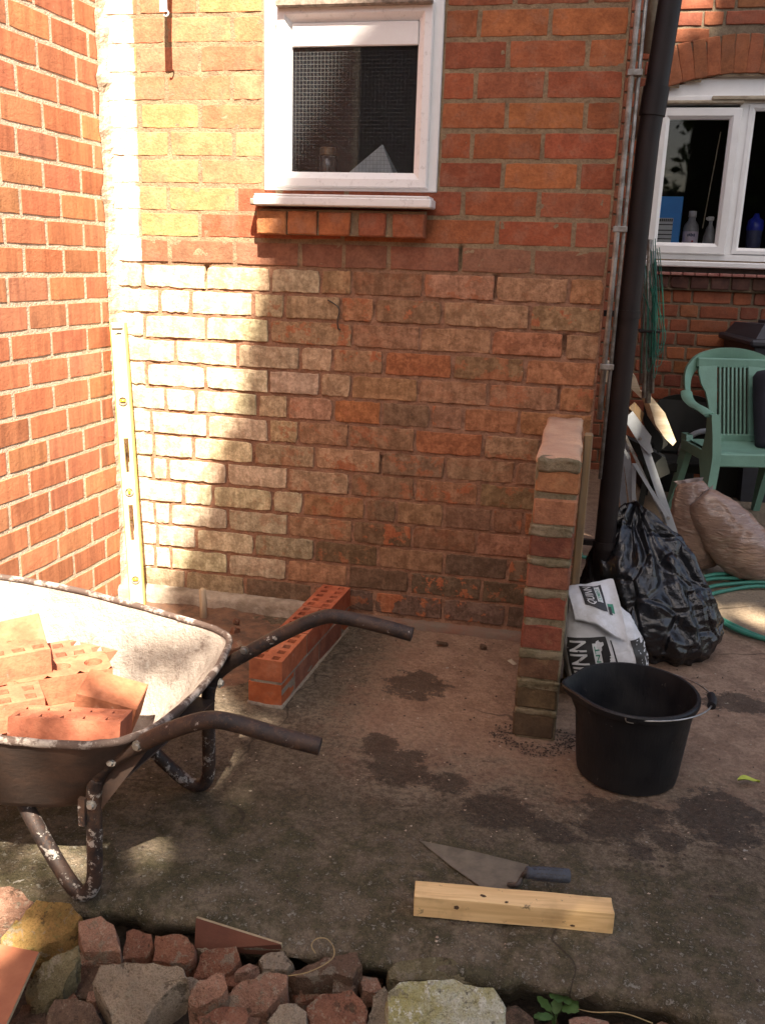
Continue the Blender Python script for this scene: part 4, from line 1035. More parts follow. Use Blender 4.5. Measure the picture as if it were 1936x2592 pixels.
for path in (NEAR, FAR):
    pts = catmull(path, 5)
    h = mk('handle', *tube(pts[:36], .0165, 14, False), M['rust'], bar, smooth=True)
    lg = mk('leg', *tube(pts[35:], .0160, 14, True), M['rust'], bar, smooth=True)
    mk('tube_bore', *tube([pts[0], pts[1], pts[2]], .0138, 14, True), M['dark_fill'], h, smooth=False)  # dark plug in the tube end, shade of the hollow as colour
def bar_between(mb, p, q, w, t, up=(0, 0, 1)):
    p = Vector(p); q = Vector(q); d = (q-p).normalized(); u = Vector(up); s = d.cross(u).normalized(); u2 = s.cross(d)
    c = [p+s*(w/2*a)+u2*(t/2*b) for a, b in ((-1, -1), (1, -1), (1, 1), (-1, 1))]; e = [q+s*(w/2*a)+u2*(t/2*b) for a, b in ((-1, -1), (1, -1), (1, 1), (-1, 1))]
    mb.add(c+e, [(0, 1, 2, 3)[::-1], (4, 5, 6, 7), (0, 1, 5, 4), (1, 2, 6, 5), (2, 3, 7, 6), (3, 0, 4, 7)])
mb = MB(); bar_between(mb, (.33, -1.595, .262), (.375, -1.20, .262), .05, .004); mb.build('cross_brace', M['tray_out'], bar)
mb = MB(); mb.add([(.318, -1.597, .30), (.45, -1.612, .385), (.30, -1.55, .205), (.318, -1.601, .20)], [(0, 1, 2, 3)]); mb.add([(.318, -1.593, .30), (.45, -1.608, .385), (.30, -1.546, .205), (.318, -1.597, .20)], [(3, 2, 1, 0)]); mb.build('gusset', M['tray_out'], bar)
mb = MB()
for y0 in (-1.56, -1.24): bar_between(mb, (.11, y0, .175), (-.375, -1.40+(.055 if y0 > -1.4 else -.055), .14), .025, .025)
mb.build('fork', M['rust'], bar)
mb = MB(); V, F = lathe([(.085, -.03), (.12, -.035), (.135, -.02), (.14, 0), (.135, .02), (.12, .035), (.085, .03), (.085, -.03)], 32); mb.add(V, F, Matrix.Translation((-.375, -1.40, .14)) @ Matrix.Rotation(math.radians(90), 4, 'X')); wh = mb.build('wheel', M['rubber'], bar, autos=40)
mb = MB(); V, F = lathe([(0, -.02), (.05, -.02), (.085, -.026), (.085, .026), (.05, .02), (0, .02)], 24); mb.add(V, F, Matrix.Translation((-.375, -1.40, .14)) @ Matrix.Rotation(math.radians(90), 4, 'X')); mb.build('rim', M['rust'], wh, autos=40)
for (x, y, z, nx) in [(.43, -1.640, .388, 0), (.37, -1.633, .342, 0), (.315, -1.619, .23, 0), (.47, -1.195, .395, 0), (.455, -1.30, .36, 1), (.455, -1.50, .36, 1)]:
    mb = MB(); mb.add(*lathe([(.0, .006), (.006, .006), (.0075, .003), (.0075, 0), (.011, 0), (.011, -.003)], 8), Matrix.Translation((x, y, z)) @ Matrix.Rotation(math.radians(90), 4, 'Y' if nx else 'X')); mb.build('bolt', M['galv'], bar, autos=40)
mb = MB().box((-.002, -.006, 0), (.012, .004, .06)); o = mb.build('leg_bracket', M['rust'], bar); o.location = (.291, -1.620, .185); o.rotation_euler = (0, .05, 0)

# bricks in the barrow
FB = (.43, .15, .085)
SM = bpy.data.meshes.new('solid_brick'); _V, _F = [], []
mb = MB(); mb.cbox((-.1075, -.05125, 0), (.1075, .05125, .066), .0018); SM.from_pydata([tuple(v) for v in mb.v], [], mb.f); SM.materials.append(M['brick_fresh']); SM.update()
mb = MB(); mb.cbox((-.066, -.051, -.04), (.066, .051, .04), .002); HM = bpy.data.meshes.new('half_brick'); HM.from_pydata([tuple(v) for v in mb.v], [], mb.f); HM.materials.append(M['brick_fresh']); HM.update()
def loose(mesh, loc, rot, label, col=None):
    o = bpy.data.objects.new('loose_brick', mesh); link(o); o.location = loc; o.rotation_euler = [math.radians(q) for q in rot]; o.color = (*(col or jit(FB, rnd, .05)), 1)
    tag(o, label, 'brick', 'bricks lying in the wheelbarrow'); return o
def corner_loc(P, h, rz, dx, dy):   # centre of a brick whose front right top corner is P
    a = math.radians(rz); return (P[0]-dx/2*math.cos(a)-dy/2*math.sin(a)*1.0, P[1]-dx/2*math.sin(a)+dy/2*math.cos(a), P[2]-h)
loose(PR, corner_loc((.160, -1.240, .33), .068, 38.5, .215, .1025), (0, 0, 38.5), 'brick with round holes at the middle of the barrow load')
loose(PM[1], corner_loc((.040, -1.300, .39), .066, 46, .215, .1025), (0, 0, 46), 'brick with slot holes on top of the load at the left')
loose(PM[2], corner_loc((.092, -1.412, .352), .090, 41, .1025, .215), (0, 0, 131), 'brick standing end on below the top left one')
loose(PM[0], (-.005, -1.118, .245), (3, 0, 40), 'perforated brick mostly hidden behind the round holed one')
loose(SM, (-.12, -1.27, .335), (28, -6, 40), 'tilted brick with a plain bright face at the far left of the load')
loose(HM, (.215, -1.355, .305), (6, 16, 14), 'half brick with two plain faces lying at the front of the load')
loose(PM[1], (.245, -1.565, .318), (-14, 2, 14), 'brick with its slot holes up against the near rim')
loose(SM, (-.055, -1.52, .275), (4, 0, 128), 'brick at the left edge under the stack')
loose(SM, (.08, -1.36, .195), (0, 0, 30), 'brick at the bottom of the load under the round holed one')
loose(SM, (-.10, -1.30, .215), (0, 0, 44), 'brick at the bottom of the load on the left')

# ---------------------------------------------------------------- bucket
bu = empty('bucket', (1.374, -.80, .002), label='black plastic builders bucket with a pouring lip and wire handle', cat='bucket')
HB = .236; LIP = math.radians(186)
def bmod(a, r, z):
    d = math.atan2(math.sin(a-LIP), math.cos(a-LIP)); k = max(0, (z-.17)/.066)
    return r+.026*k*math.exp(-(d/.26)**2)
prof = [(0, .004), (.10, .004), (.121, 0), (.127, .004), (.130, .02), (.144, .165), (.148, .198), (.150, .214), (.159, .216), (.1615, .222), (.1615, .232), (.158, .236), (.152, .2355), (.146, .21), (.142, .165), (.127, .02), (.120, .010), (0, .010)]
mk('pail', *lathe(prof, 64, bmod), M['pail'], bu, autos=35)
p1 = Vector((-.02, -.156, .226)); p2 = Vector((.035, .153, .226)); side_d = Vector((.985, -.17, 0))
pts = []
for i in range(25):
    t = math.pi*i/24; c = (p1+p2)/2; hv = (p1-p2)/2
    pts.append(c+hv*math.cos(t)+side_d*.180*math.sin(t)+Vector((0, 0, .012*math.sin(t))))
hd = mk('wire_handle', *tube(pts, .0022, 8), M['wire'], bu, smooth=True)
mk('grip', *tube(pts[11:15], .0105, 12), M['black_plastic'], hd, autos=40)
for p in (p1, p2): 
    mb = MB(); mb.add(*tube(catmull([p+Vector((.0, 0, 0)), p+Vector((-.008, -.001, .003)), p+Vector((-.004, -.001, -.006)), p+Vector((.012, -.002, -.007))], 4), .0026, 7)); mb.build('handle_eye', M['wire'], bu, smooth=True)

# ---------------------------------------------------------------- cement sack
cb = empty('cement_bag', (1.322, -.36, 0), rot=(math.radians(-6), math.radians(-7), math.radians(10)), label='white paper cement bag with black and green print leaning on the pier', cat='bag'); cb.scale = (.93, .93, .95)
def sack(u, v):
    a = 2*math.pi*u; z = .335*v
    w = .104*(1+.18*math.sin(math.pi*min(1, v*1.15)))*(1-.30*max(0, v-.75)/.25)*(.86+.14*min(1, v*8)); d = .062*(1+.35*math.sin(math.pi*v))*(1-.35*max(0, v-.78)/.22)*(.8+.2*min(1, v*8))
    e = .62; cx = math.copysign(abs(math.cos(a))**e, math.cos(a)); sy = math.copysign(abs(math.sin(a))**e, math.sin(a))
    sh = -.028*max(0, v-.35)/.65 + .035*(1-v)*(1 if cx > 0 else .1)
    p = Vector((cx*w+sh, sy*d, z)); k = .006*fbm(Vector((cx*2, sy*2, v*5)), 3)+.004*nz((cx*5, sy*5, v*11)); p += Vector((cx, sy, .3))*k
    return p
mk('sack_body', *gsurf(72, 44, sack), M['sack'], cb, smooth=True)
def wrap(pts2, off):   # print: x across the front (-1..1), y up (0..1), laid just proud of the paper
    out = []
    for (x, y) in pts2:
        c_ = math.copysign(min(1, abs(x))**(1/.62), x); u = 1-math.acos(max(-1, min(1, c_)))/(2*math.pi) if x <= .97 else .97+(x-.97)*.10; u = max(.505, u); p = sack(u, y); q = sack(u+.002, y); s = sack(u, min(1, y+.004)); n = (q-p).cross(s-p).normalized()
        out.append(p+n*off)
    return out
def panel(name, poly, mat, off, parent, n=10):
    x0, y0, x1, y1 = poly; P = [(x0+(x1-x0)*i/n, y0+(y1-y0)*j/n) for j in range(n+1) for i in range(n+1)]
    V = wrap(P, off); return mk(name, V, [(j*(n+1)+i, j*(n+1)+i+1, (j+1)*(n+1)+i+1, (j+1)*(n+1)+i) for j in range(n) for i in range(n)], mat, parent, smooth=True)
def lettering(txt, x0, y0, x1, y1, mat, off, parent, mapper=None):
    "words turned a quarter so that they read upwards; box x0..x1 across, y0..y1 up"
    c = bpy.data.curves.new('t', 'FONT'); c.body = txt; c.resolution_u = 2; c.offset = .012; o = bpy.data.objects.new('t', c); COL.objects.link(o)
    m = o.to_mesh(); vs_ = [v.co.copy() for v in m.vertices]; fs = [tuple(p.vertices) for p in m.polygons]; o.to_mesh_clear(); bpy.data.objects.remove(o); bpy.data.curves.remove(c)
    bm = bmesh.new(); vv = [bm.verts.new(v) for v in vs_]
    for f in fs:
        try: bm.faces.new([vv[i] for i in f])
        except ValueError: pass
    bmesh.ops.triangulate(bm, faces=bm.faces[:])
    bmesh.ops.subdivide_edges(bm, edges=[e for e in bm.edges if e.calc_length() > .25], cuts=2); bmesh.ops.triangulate(bm, faces=bm.faces[:])
    lo = [min(v.co[i] for v in bm.verts) for i in (0, 1)]; hi = [max(v.co[i] for v in bm.verts) for i in (0, 1)]
    P = []
    for v in bm.verts:
        s = (v.co.x-lo[0])/(hi[0]-lo[0]); t = (v.co.y-lo[1])/(hi[1]-lo[1]); P.append((x1+(x0-x1)*t, y0+(y1-y0)*s))
    bm.verts.index_update(); F = [tuple(v.index for v in f.verts) for f in bm.faces]; bm.free()
    V = (mapper or wrap)(P, off); return mk('lettering', V, F, mat, parent)
panel('print_panel', (-.90, .06, .02, .66), M['ink'], .0012, cb, 14)
lettering('QUINN', -.84, .09, -.36, .63, M['ink_w'], .0024, cb)
panel('label_strip', (-.28, .09, -.08, .60), M['ink_w'], .0022, cb); lettering('CEMENT', -.245, .12, -.115, .57, M['ink_g'], .0034, cb)
panel('print_panel', (.10, .20, .135, .62), M['ink'], .0012, cb, 8)
panel('print_panel', (.62, .14, 1.9, .60), M['ink'], .0012, cb, 16); lettering('QUINN', .76, .18, 1.7, .56, M['ink_w'], .0026, cb)
panel('green_band', (.20, .06, .56, .13), M['ink_g'], .0016, cb, 6); panel('print_panel', (.24, .055, .52, .10), M['ink'], .0024, cb, 6)
mb = MB()
for i in range(12): mb.add(wrap([(.26+i*.022, .68), (.272+i*.022, .68), (.272+i*.022, .76), (.26+i*.022, .76)], .0018), [(0, 1, 2, 3)])
mb.build('bar_print', M['ink'], cb)
def flap(u, v):      # folded top hanging towards us
    x = -.105+.155*u; t = v
    y = -.035-.075*math.sin(t*1.5)-.01*u+.006*math.sin(u*9); z = .338-.06*t*t-.052*t*u+.012*math.sin(u*5)*t+.010*(1-u)
    z += .045*(1-t)*(.4+.6*u); y += .05*(1-t)
    if u < .12: y += .012*(.12-u)/.12
    return Vector((x+.012*t, y, z))+Vector((0, 0, .004*nz((u*6, v*6, 2))))
def flap2(u, v): return flap(u, v)+Vector((0, .006, -.006))
V1, F1 = gsurf(20, 16, flap, False); V2, F2 = gsurf(20, 16, flap2, False)
fl = mk('folded_top', V1+V2, [f[::-1] for f in F1]+[tuple(i+len(V1) for i in f) for f in F2], M['sack'], cb, smooth=True)
def wrapf(P, off): return [flap(.12+.80*(x+1)/2, .10+.80*(1-y))+Vector((0, -.55, .8))*off for x, y in P]
def fpanel(name, b, mat, off, n=6):
    x0, y0, x1, y1 = b; P = [(x0+(x1-x0)*i/n, y0+(y1-y0)*j/n) for j in range(n+1) for i in range(n+1)]
    mk(name, wrapf(P, off), [(j*(n+1)+i, j*(n+1)+i+1, (j+1)*(n+1)+i+1, (j+1)*(n+1)+i) for j in range(n) for i in range(n)], mat, fl)
fpanel('print_panel', (-.65, .30, .45, .98), M['ink'], .0015); lettering('QUINN', -.50, .36, -.02, .94, M['ink_w'], .0028, fl, wrapf)
fpanel('label_strip', (.05, .48, .32, .94), M['ink_w'], .0026); lettering('CEMENT', .10, .52, .27, .90, M['ink_g'], .0036, fl, wrapf)
fpanel('green_band', (.52, .30, .82, .50), M['ink_g'], .0015); fpanel('print_panel', (.52, .24, .68, .42), M['ink'], .0024)

# ---------------------------------------------------------------- black bin bag
bb = empty('bin_bag', (1.485, .06, 0), label='shiny black bin bag slumped behind the bucket', cat='bag')
def bbag(u, v):
    a = 2*math.pi*u; ca, sa = math.cos(a), math.sin(a); z = .475*v**1.05
    r0 = [.17, .225, .245, .245, .235, .215, .185, .150, .11, .055]; t = v*9; i = min(8, int(t)); rr = r0[i]+(r0[i+1]-r0[i])*(t-i)
    c = Vector((-.095*v**1.2, .09*v, 0)); lob = 1+.10*math.exp(-((a-5.6)/.8)**2)*max(0, 1-v*1.8)
    n = Vector((ca*1.6, sa*1.6, v*2.2)); fold = abs(mn.noise(Vector((ca*2.3+v*1.0, sa*2.3, v*1.5))))*.085*(.35+v)+.016*abs(mn.noise(Vector((ca*5+v*3, sa*5, v*3))))*.7
    hor = .034*abs(mn.noise(Vector((ca*1.5, sa*1.5, v*7+ca*1.5))))*(1-v)
    return c+Vector((ca*(rr*lob*1.02-fold-hor), sa*(rr*lob*.90-fold-hor), z+(.012+.03*v*v)*mn.noise(n*3)))
mk('film', *gsurf(140, 84, bbag), M['binbag'], bb, smooth=True)
# ---------------------------------------------------------------- timber block, trowel, leaf
tb = empty('timber_block', (1.130, -1.438, .002), math.radians(7.4), label='short offcut of sawn pine lying in front of the trowel', cat='timber')
bm = roughbox((-.197, -.024, 0), (.197, .024, .047), 4, .0014, .0012, 6, 24); o = fromb('block', bm, M['pine'], tb, autos=30)
def blot(nm, loc, s, rot, seed):
    mb = MB(); mb.add(*lathe([(0, 0), (s, 0)], 14, lambda a, r, z: r*(1+.18*math.sin(2*a+seed)+.12*math.sin(5*a+seed*3)))); q = mb.build(nm, M['knot'], tb); q.location = loc; q.rotation_euler = rot; q.scale = (1.25, .8, 1)
M['knot'] = simple('dark_knot', (.09, .05, .025), (.05, .03, .018), 60, .8)
for (x, y, s) in [(-.06, -.006, .0050), (-.014, -.019, .0034)]: blot('knot', (x, y, .0482), s, (0, 0, 0), x*50)
for (x, z, s) in [(-.112, .030, .0050), (.118, .012, .0035)]: blot('knot', (x, -.0252, z), s, (math.radians(90), 0, 0), x*70)
trw = empty('trowel', (1.12, -1.31, 0), label='brick trowel with a blue grey handle behind the timber block', cat='trowel')
tip = Vector((.904, -1.241, .004))-Vector((1.12, -1.31, 0)); sl = Vector((GD(1058, 1938).x, max(-1.402, GD(1058, 1938).y), .010))-Vector((1.12, -1.31, 0)); sr = Vector((GD(1140, 1876).x, GD(1140, 1876).y, .010))-Vector((1.12, -1.31, 0)); heel = Vector((1.128, -1.362, .012))-Vector((1.12, -1.31, 0))
bl = [tip, tip.lerp(sl, .5)+Vector((-.002, -.004, 0)), sl, heel, sr, tip.lerp(sr, .5)+Vector((.002, .004, 0))]
V = bl+[p-Vector((0, 0, .002)) for p in bl]; F = [tuple(range(6)), tuple(range(6, 12))[::-1]]+[(i, (i+1) % 6, 6+(i+1) % 6, 6+i)[::-1] for i in range(6)]
mk('blade', V, F, M['blade'], trw)
nk = [heel+Vector((-.012, .006, .002)), heel+Vector((.006, -.003, .012)), Vector((.022, -.043, .034)), Vector((.028, -.046, .048)), Vector((.04, -.044, .052))]
mk('shank', *tube(catmull(nk, 5), .0055, 8), M['grip_dark'], trw, smooth=True)
h0 = Vector((.030, -.046, .050)); h1 = Vector((.118, -.020, .040)); hp = [h0.lerp(h1, t) for t in (0, .06, .1, .3, .6, .85, .97, 1)]
mk('handle', *tube(hp, [.0125, .0135, .0115, .0145, .0152, .0150, .0148, .0135], 16), M['grip'], trw, smooth=True)
mk('handle_end', *tube([h1+(h1-h0)*.001, h1+(h1-h0)*.004], .0085, 12), M['dark_fill'], trw)
mb = MB()
for i in range(7):
    for k in range(10):
        t = .18+.1*i+(.05 if k % 2 else 0); c = h0.lerp(h1, t); d = (h1-h0).normalized(); s = d.cross(Vector((0, 0, 1))).normalized(); u_ = s.cross(d); a = 2*math.pi*k/10
        nn = s*math.cos(a)+u_*math.sin(a); bar_between(mb, c+nn*.0150-d*.003, c+nn*.0150+d*.003, .0016, .0012, nn)
mb.build('grip_ribs', M['grip_dark'], trw)
lf = GD(1615, 1695); V = []; F = []
for i in range(9):
    t = i/8; w = .012*math.sin(math.pi*min(1, t*1.08+.03))**.8
    for s in (-1, 0, 1): V.append((.058*t-.029, s*w, .004+.006*abs(s)*(1+.4*math.sin(t*7))+.004*math.sin(t*4)))
for i in range(8):
    for s in range(2): a = i*3+s; F.append((a, a+3, a+4, a+1))
o = tag(mk('fallen_leaf', V, F, M['yleaf'], smooth=True), 'yellow green leaf lying on the concrete at the right', 'leaf'); o.location = (lf.x, lf.y, .006); o.rotation_euler = (0, 0, .22)

# ---------------------------------------------------------------- folding workbench leaning behind the pipe
def Z6(x, y, Y): return WD((1500+x/3.79)/DS, (850+y/3.79)/DS, Y)
YW = .95
wm = empty('folding_workbench', (1.5, YW, 0), label='folded workbench with grey steel legs and wooden jaws behind the downpipe', cat='workbench')
def P6(x, y, Y): return Z6(x, y, Y)-Vector((1.5, YW, 0))
def flat(name, p, q, w, t, mat, parent=wm):
    mb = MB(); bar_between(mb, p, q, w, t, up=(0, -1, .0)); return mb.build(name, mat, parent)
la = flat('leg', P6(480, 1020, .97), P6(848, 2110, .86), .032, .020, M['grey_paint'])
flat('leg', P6(300, 1010, 1.0), P6(400, 1700, .98), .032, .020, M['grey_paint'])
flat('leg', P6(250, 1100, 1.22), P6(330, 2000, 1.15), .03, .018, M['grey_paint'])
flat('strut', P6(395, 1225, .93), P6(388, 1605, .93), .016, .012, M['grey_paint'])
flat('strut', P6(400, 1230, .915), P6(722, 1752, .86), .014, .010, M['grey_paint'])
flat('strut', P6(310, 960, .945), P6(700, 1800, .90), .012, .010, M['galv'])
def prism6(name, pts, Y, dY, mat, parent=wm):
    f = [P6(x, y, Y) for x, y in pts]; d = Vector(dY); n = len(f)
    V = f+[p+d for p in f]; F = [tuple(range(n))[::-1], tuple(range(n, 2*n))]+[(i, (i+1) % n, n+(i+1) % n, n+i) for i in range(n)]
    return mk(name, V, F, mat, parent)
prism6('top_bracket', [(440, 1030), (300, 800), (380, 725), (560, 968), (548, 1030), (578, 1112), (540, 1138)], .93, (0, .012, 0), M['grey_paint'])
prism6('jaw', [(600, 850), (528, 602), (565, 590), (690, 740), (798, 1015), (765, 1055), (690, 985)], .90, (-.03, .10, .02), M['pine_end'])
prism6('jaw', [(95, 400), (160, 300), (355, 335), (410, 395), (500, 640), (330, 470), (90, 440)], 1.02, (-.02, .10, .02), M['pine_end'])
prism6('side_plate', [(345, 690), (400, 640), (490, 745), (465, 830)], .96, (0, .02, 0), M['old_wood'])
prism6('rear_plate', [(500, 640), (540, 700), (720, 1040), (620, 1130), (480, 830)], 1.03, (0, .05, 0), M['dark_plastic'])
prism6('under_frame', [(330, 980), (560, 1100), (700, 1180), (740, 1320), (610, 1380), (440, 1180)], 1.08, (0, .08, 0), M['dark_plastic'])
for (x, y, Y) in [(452, 990, .925), (722, 1748, .855), (390, 1590, .925)]:
    p = P6(x, y, Y); mb = MB(); mb.add(*lathe([(0, -.004), (.006, -.004), (.008, 0), (.008, .006)], 12), Matrix.Translation(p) @ Matrix.Rotation(math.radians(-90), 4, 'X')); mb.build('bolt', M['galv'], wm)

# ---------------------------------------------------------------- sacks of sand
def sandsack(name, label, p0, p1, rx, ry, seed, tail):
    p0 = Vector(p0); p1 = Vector(p1); ax = p1-p0; Ln = ax.length; ax.normalize(); s = ax.cross(Vector((0, 1, 0))).normalized(); f = s.cross(ax)
    e = empty(name, p0, label=label, cat='sandbag')
    def fn(u, v):
        a = 2*math.pi*u; k = math.sin(math.pi*(.03+.93*v))**.34; k *= (1-.24*v)
        ca, sa = math.cos(a), math.sin(a); n = .10*fbm(Vector((ca*1.4+seed, sa*1.4, v*2.2)), 3)+.05*mn.noise(Vector((ca*2+seed, sa*2, v*14)))
        sag = -.05*math.sin(math.pi*v)
        return ax*(Ln*v)+s*(ca*rx*k*(1+n))+f*(sa*ry*k*(1+n))+Vector((0, 0, sag*.4))
    mk('filled_sack', *gsurf(56, 48, fn), M['sandbag'], e, smooth=True)
    def tl(u, v):
        a = 2*math.pi*u; w = .30+.14*v; ca, sa = math.cos(a), math.sin(a)
        return ax*(Ln*.955+tail*v)+s*(ca*rx*w*(1+.25*math.sin(a*3+seed)))+f*(sa*ry*w*.35*(1+.3*math.sin(a*5)))
    mk('gathered_top', *gsurf(36, 10, tl, True, False), M['clear_film'], e, smooth=True)
sandsack('sandbag', 'upright clear plastic bag of brown sand, rear of the two', (1.755, 1.0, .02), (1.668, 1.03, .39), .130, .10, 1.0, .030)
sandsack('sandbag', 'clear plastic bag of brown sand slumped sideways in front of the other', (2.02, .92, .045), (1.700, .95, .345), .140, .11, 5.0, .022)

# ---------------------------------------------------------------- hose
pts = []
for i in range(150):
    a = -.4+i*.145; rr = .285+.018*math.sin(i*.31)+.0005*i
    pts.append(Vector((2.03+rr*math.cos(a)*1.03+.02*math.sin(i*.11), .53+rr*1.12*math.sin(a), .011+.006*(i//44)+.004*math.sin(i*.9))))
tail = [pts[-1]+Vector((-.05, .06, 0)), Vector((1.62, .95, .012)), Vector((1.45, 1.0, .011)), Vector((1.25, .98, .02)), Vector((1.232, .93, .05))]
o = tag(mk('garden_hose', *tube(pts+catmull([pts[-1]]+tail, 6)[1:], .0085, 8), M['hose'], smooth=True), 'green garden hose coiled on the ground by the sandbags', 'hose')

# ---------------------------------------------------------------- chairs
def ribbon(mb, pts, w, t, up): mb.add(*tube(pts, w, 8, True, t/w, Vector(up)))
def plastic_chair(loc, rz, mat, label, slats=True, sc_=1.0):
    e = empty('plastic_chair', loc, rz, label=label, cat='chair'); e.scale = (sc_,)*3
    # backrest: outer arch with a panel
    W2 = .255
    arch = [(-W2, .10, .60), (-W2-.004, .17, .70), (-W2+.01, .205, .78), (-.19, .225, .845), (-.10, .235, .878), (0, .238, .888), (.10, .235, .878), (.19, .225, .845), (W2-.01, .205, .78), (W2+.004, .17, .70), (W2, .10, .60)]
    V = []; F = []; cp = catmull(arch, 4); n = len(cp)
    for i, p in enumerate(cp):
        c = Vector((0, .19, .62)); inw = (Vector((0, p.y, .60))-p); inw.y = 0; inw = inw.normalized(); top = max(0, (p.z-.68)/.2)
        wd = .036+.040*top
        for d, dy in ((0, -.012), (0, .012), (wd, .020), (wd, .004), (wd*.5, -.008)): V.append(p+inw*d+Vector((0, dy-.02*(d/wd if wd else 0)*0, 0)))
    for i in range(n-1):
        for k in range(5): a = i*5+k; b = i*5+(k+1) % 5; F.append((a, b, b+5, a+5))
    bk = mk('back_rail', V, F, mat, e, autos=50)
    def lean(z): return .085+.145*((z-.42)/.46)
    if slats:
        for s in (-1, 1):
            mb = MB(); V = []
            prof = [(.115, .43), (.118, .50), (.130, .60), (.145, .66), (.168, .70), (.182, .76), (.18, .80)]
            inn = [(.085, .43), (.085, .50), (.085, .60), (.085, .66), (.085, .70), (.085, .76), (.085, .80)]
            for (xo, z), (xi, _) in zip(prof, inn): V += [(s*xo, lean(z)-.01, z), (s*xi, lean(z)-.012, z), (s*xi, lean(z)+.008, z), (s*xo, lean(z)+.008, z)]
            F = []
            for i in range(len(prof)-1):
                for k in range(4): a = i*4+k; b = i*4+(k+1) % 4; F.append((a, b, b+4, a+4))
            mk('back_panel', V, F, mat, e)
        for i in range(7):
            x = -.066+.022*i; mb = MB(); V = []
            zs = (.44, .62, .80)
            for z in zs: V += [(x-.005, lean(z)-.010, z), (x+.005, lean(z)-.010, z), (x+.005, lean(z)+.006, z), (x-.005, lean(z)+.006, z)]
            F = [(i_*4+k, i_*4+(k+1) % 4, i_*4+4+(k+1) % 4, i_*4+4+k) for i_ in range(2) for k in range(4)]; mk('slat', V, F, mat, e)
        mb = MB(); mb.cbox((-.118, lean(.42)-.014, .395), (.118, lean(.45)+.010, .450), .004); mb.build('back_foot', mat, e)
        mb = MB(); mb.cbox((-.19, lean(.80)-.013, .785), (.19, lean(.82)+.012, .835), .006); mb.build('back_head', mat, e)
    else:
        V = []; F = []
        for j in range(8):
            z = .44+.40*j/7
            for i in range(9):
                x = -.21+.42*i/8; V.append((x, lean(z)-.02+.03*(1-(x/.21)**2), z))
        for j in range(7):
            for i in range(8): a = j*9+i; F.append((a, a+1, a+10, a+9))
        V2 = [(x, y+.012, z) for x, y, z in V]; mk('back_panel', V+V2, F+[tuple(i+len(V) for i in f[::-1]) for f in F], mat, e, smooth=True)
    # seat
    def seat(u, v): return Vector((-.225+.45*u, -.26+.37*v, .415-.022*math.sin(math.pi*u)*math.sin(math.pi*min(1, v*1.2))-.012*(1-v)*(1-v)*4*(v < .15)))
    V, F = gsurf(14, 12, seat, False); V2 = [p-Vector((0, 0, .012)) for p in V]
    rimf = [(i, i+1, i+1+len(V), i+len(V))[::-1] for i in range(13)]
    mk('seat', V+V2, F+[tuple(i+len(V) for i in f[::-1]) for f in F]+rimf, mat, e, smooth=True)
    mb = MB(); mb.cbox((-.24, -.270, .345), (.24, -.250, .412), .006); mb.build('front_apron', mat, e)
    for s in (-1, 1):
        mb = MB(); ribbon(mb, catmull([(s*.255, .135, .66), (s*.272, .06, .635), (s*.285, -.06, .62), (s*.285, -.18, .615), (s*.275, -.255, .60)], 4), .030, .012, (0, 0, 1)); mb.build('arm', mat, e, autos=50)
        # front leg: a wide tapering shell running from the arm to the floor
        V = []; F = []
        for (z, y0, y1, x) in [(.605, -.285, -.225, .278), (.50, -.290, -.200, .262), (.40, -.295, -.150, .252), (.36, -.296, -.130, .252), (.28, -.300, -.190, .258), (.14, -.310, -.245, .270), (0, -.318, -.275, .282)]:
            V += [(s*x, y0, z), (s*(x-.045), y0+.004, z), (s*(x-.045), y0+.02, z), (s*(x-.012), y1-.012, z), (s*(x-.012), y1, z), (s*x, y1, z)]
        for i in range(6):
            for k in range(6): a = i*6+k; b = i*6+(k+1) % 6; F.append((a, b, b+6, a+6))
        F += [tuple(range(6)), tuple(range(36, 42))]
        mk('leg', V, F, mat, e, autos=40)
        V = []; F = []
        for (z, y0, y1, x) in [(.44, .09, .16, .245), (.36, .06, .15, .245), (.2, .12, .19, .25), (0, .20, .235, .262)]:
            V += [(s*x, y0, z), (s*(x-.035), y0, z), (s*(x-.035), y1, z), (s*x, y1, z)]
        for i in range(3):
            for k in range(4): a = i*4+k; b = i*4+(k+1) % 4; F.append((a, b, b+4, a+4))
        mk('leg', V, F, mat, e, autos=40)
        mb = MB(); mb.cbox((s*.245-.006, -.25, .355), (s*.245+.006, .13, .41), .004); mb.build('side_apron', mat, e)
    return e
plastic_chair((1.99, 1.95, 0), math.radians(15), M['green_plastic'], 'sage green plastic armchair with a slatted back', True, 1.0)
plastic_chair((1.74, 2.22, -.02), math.radians(-6), M['dark_plastic'], 'dark plastic garden chair half hidden behind the workbench', False, .70)
nr = tag(mk('rolled_mat', *gsurf(28, 16, lambda u, v: Vector(((.072+.006*math.sin(u*12+v*3))*math.cos(6.283*u)*(1-.25*(v > .97)), (.072)*math.sin(6.283*u)*(1-.25*(v > .97)), .40*v))), M['navy'], smooth=True), 'dark navy roll standing on the green chair seat', 'roll')
nr.location = (2.15, 1.98, .40); nr.rotation_euler = (math.radians(-14), math.radians(-6), 0)
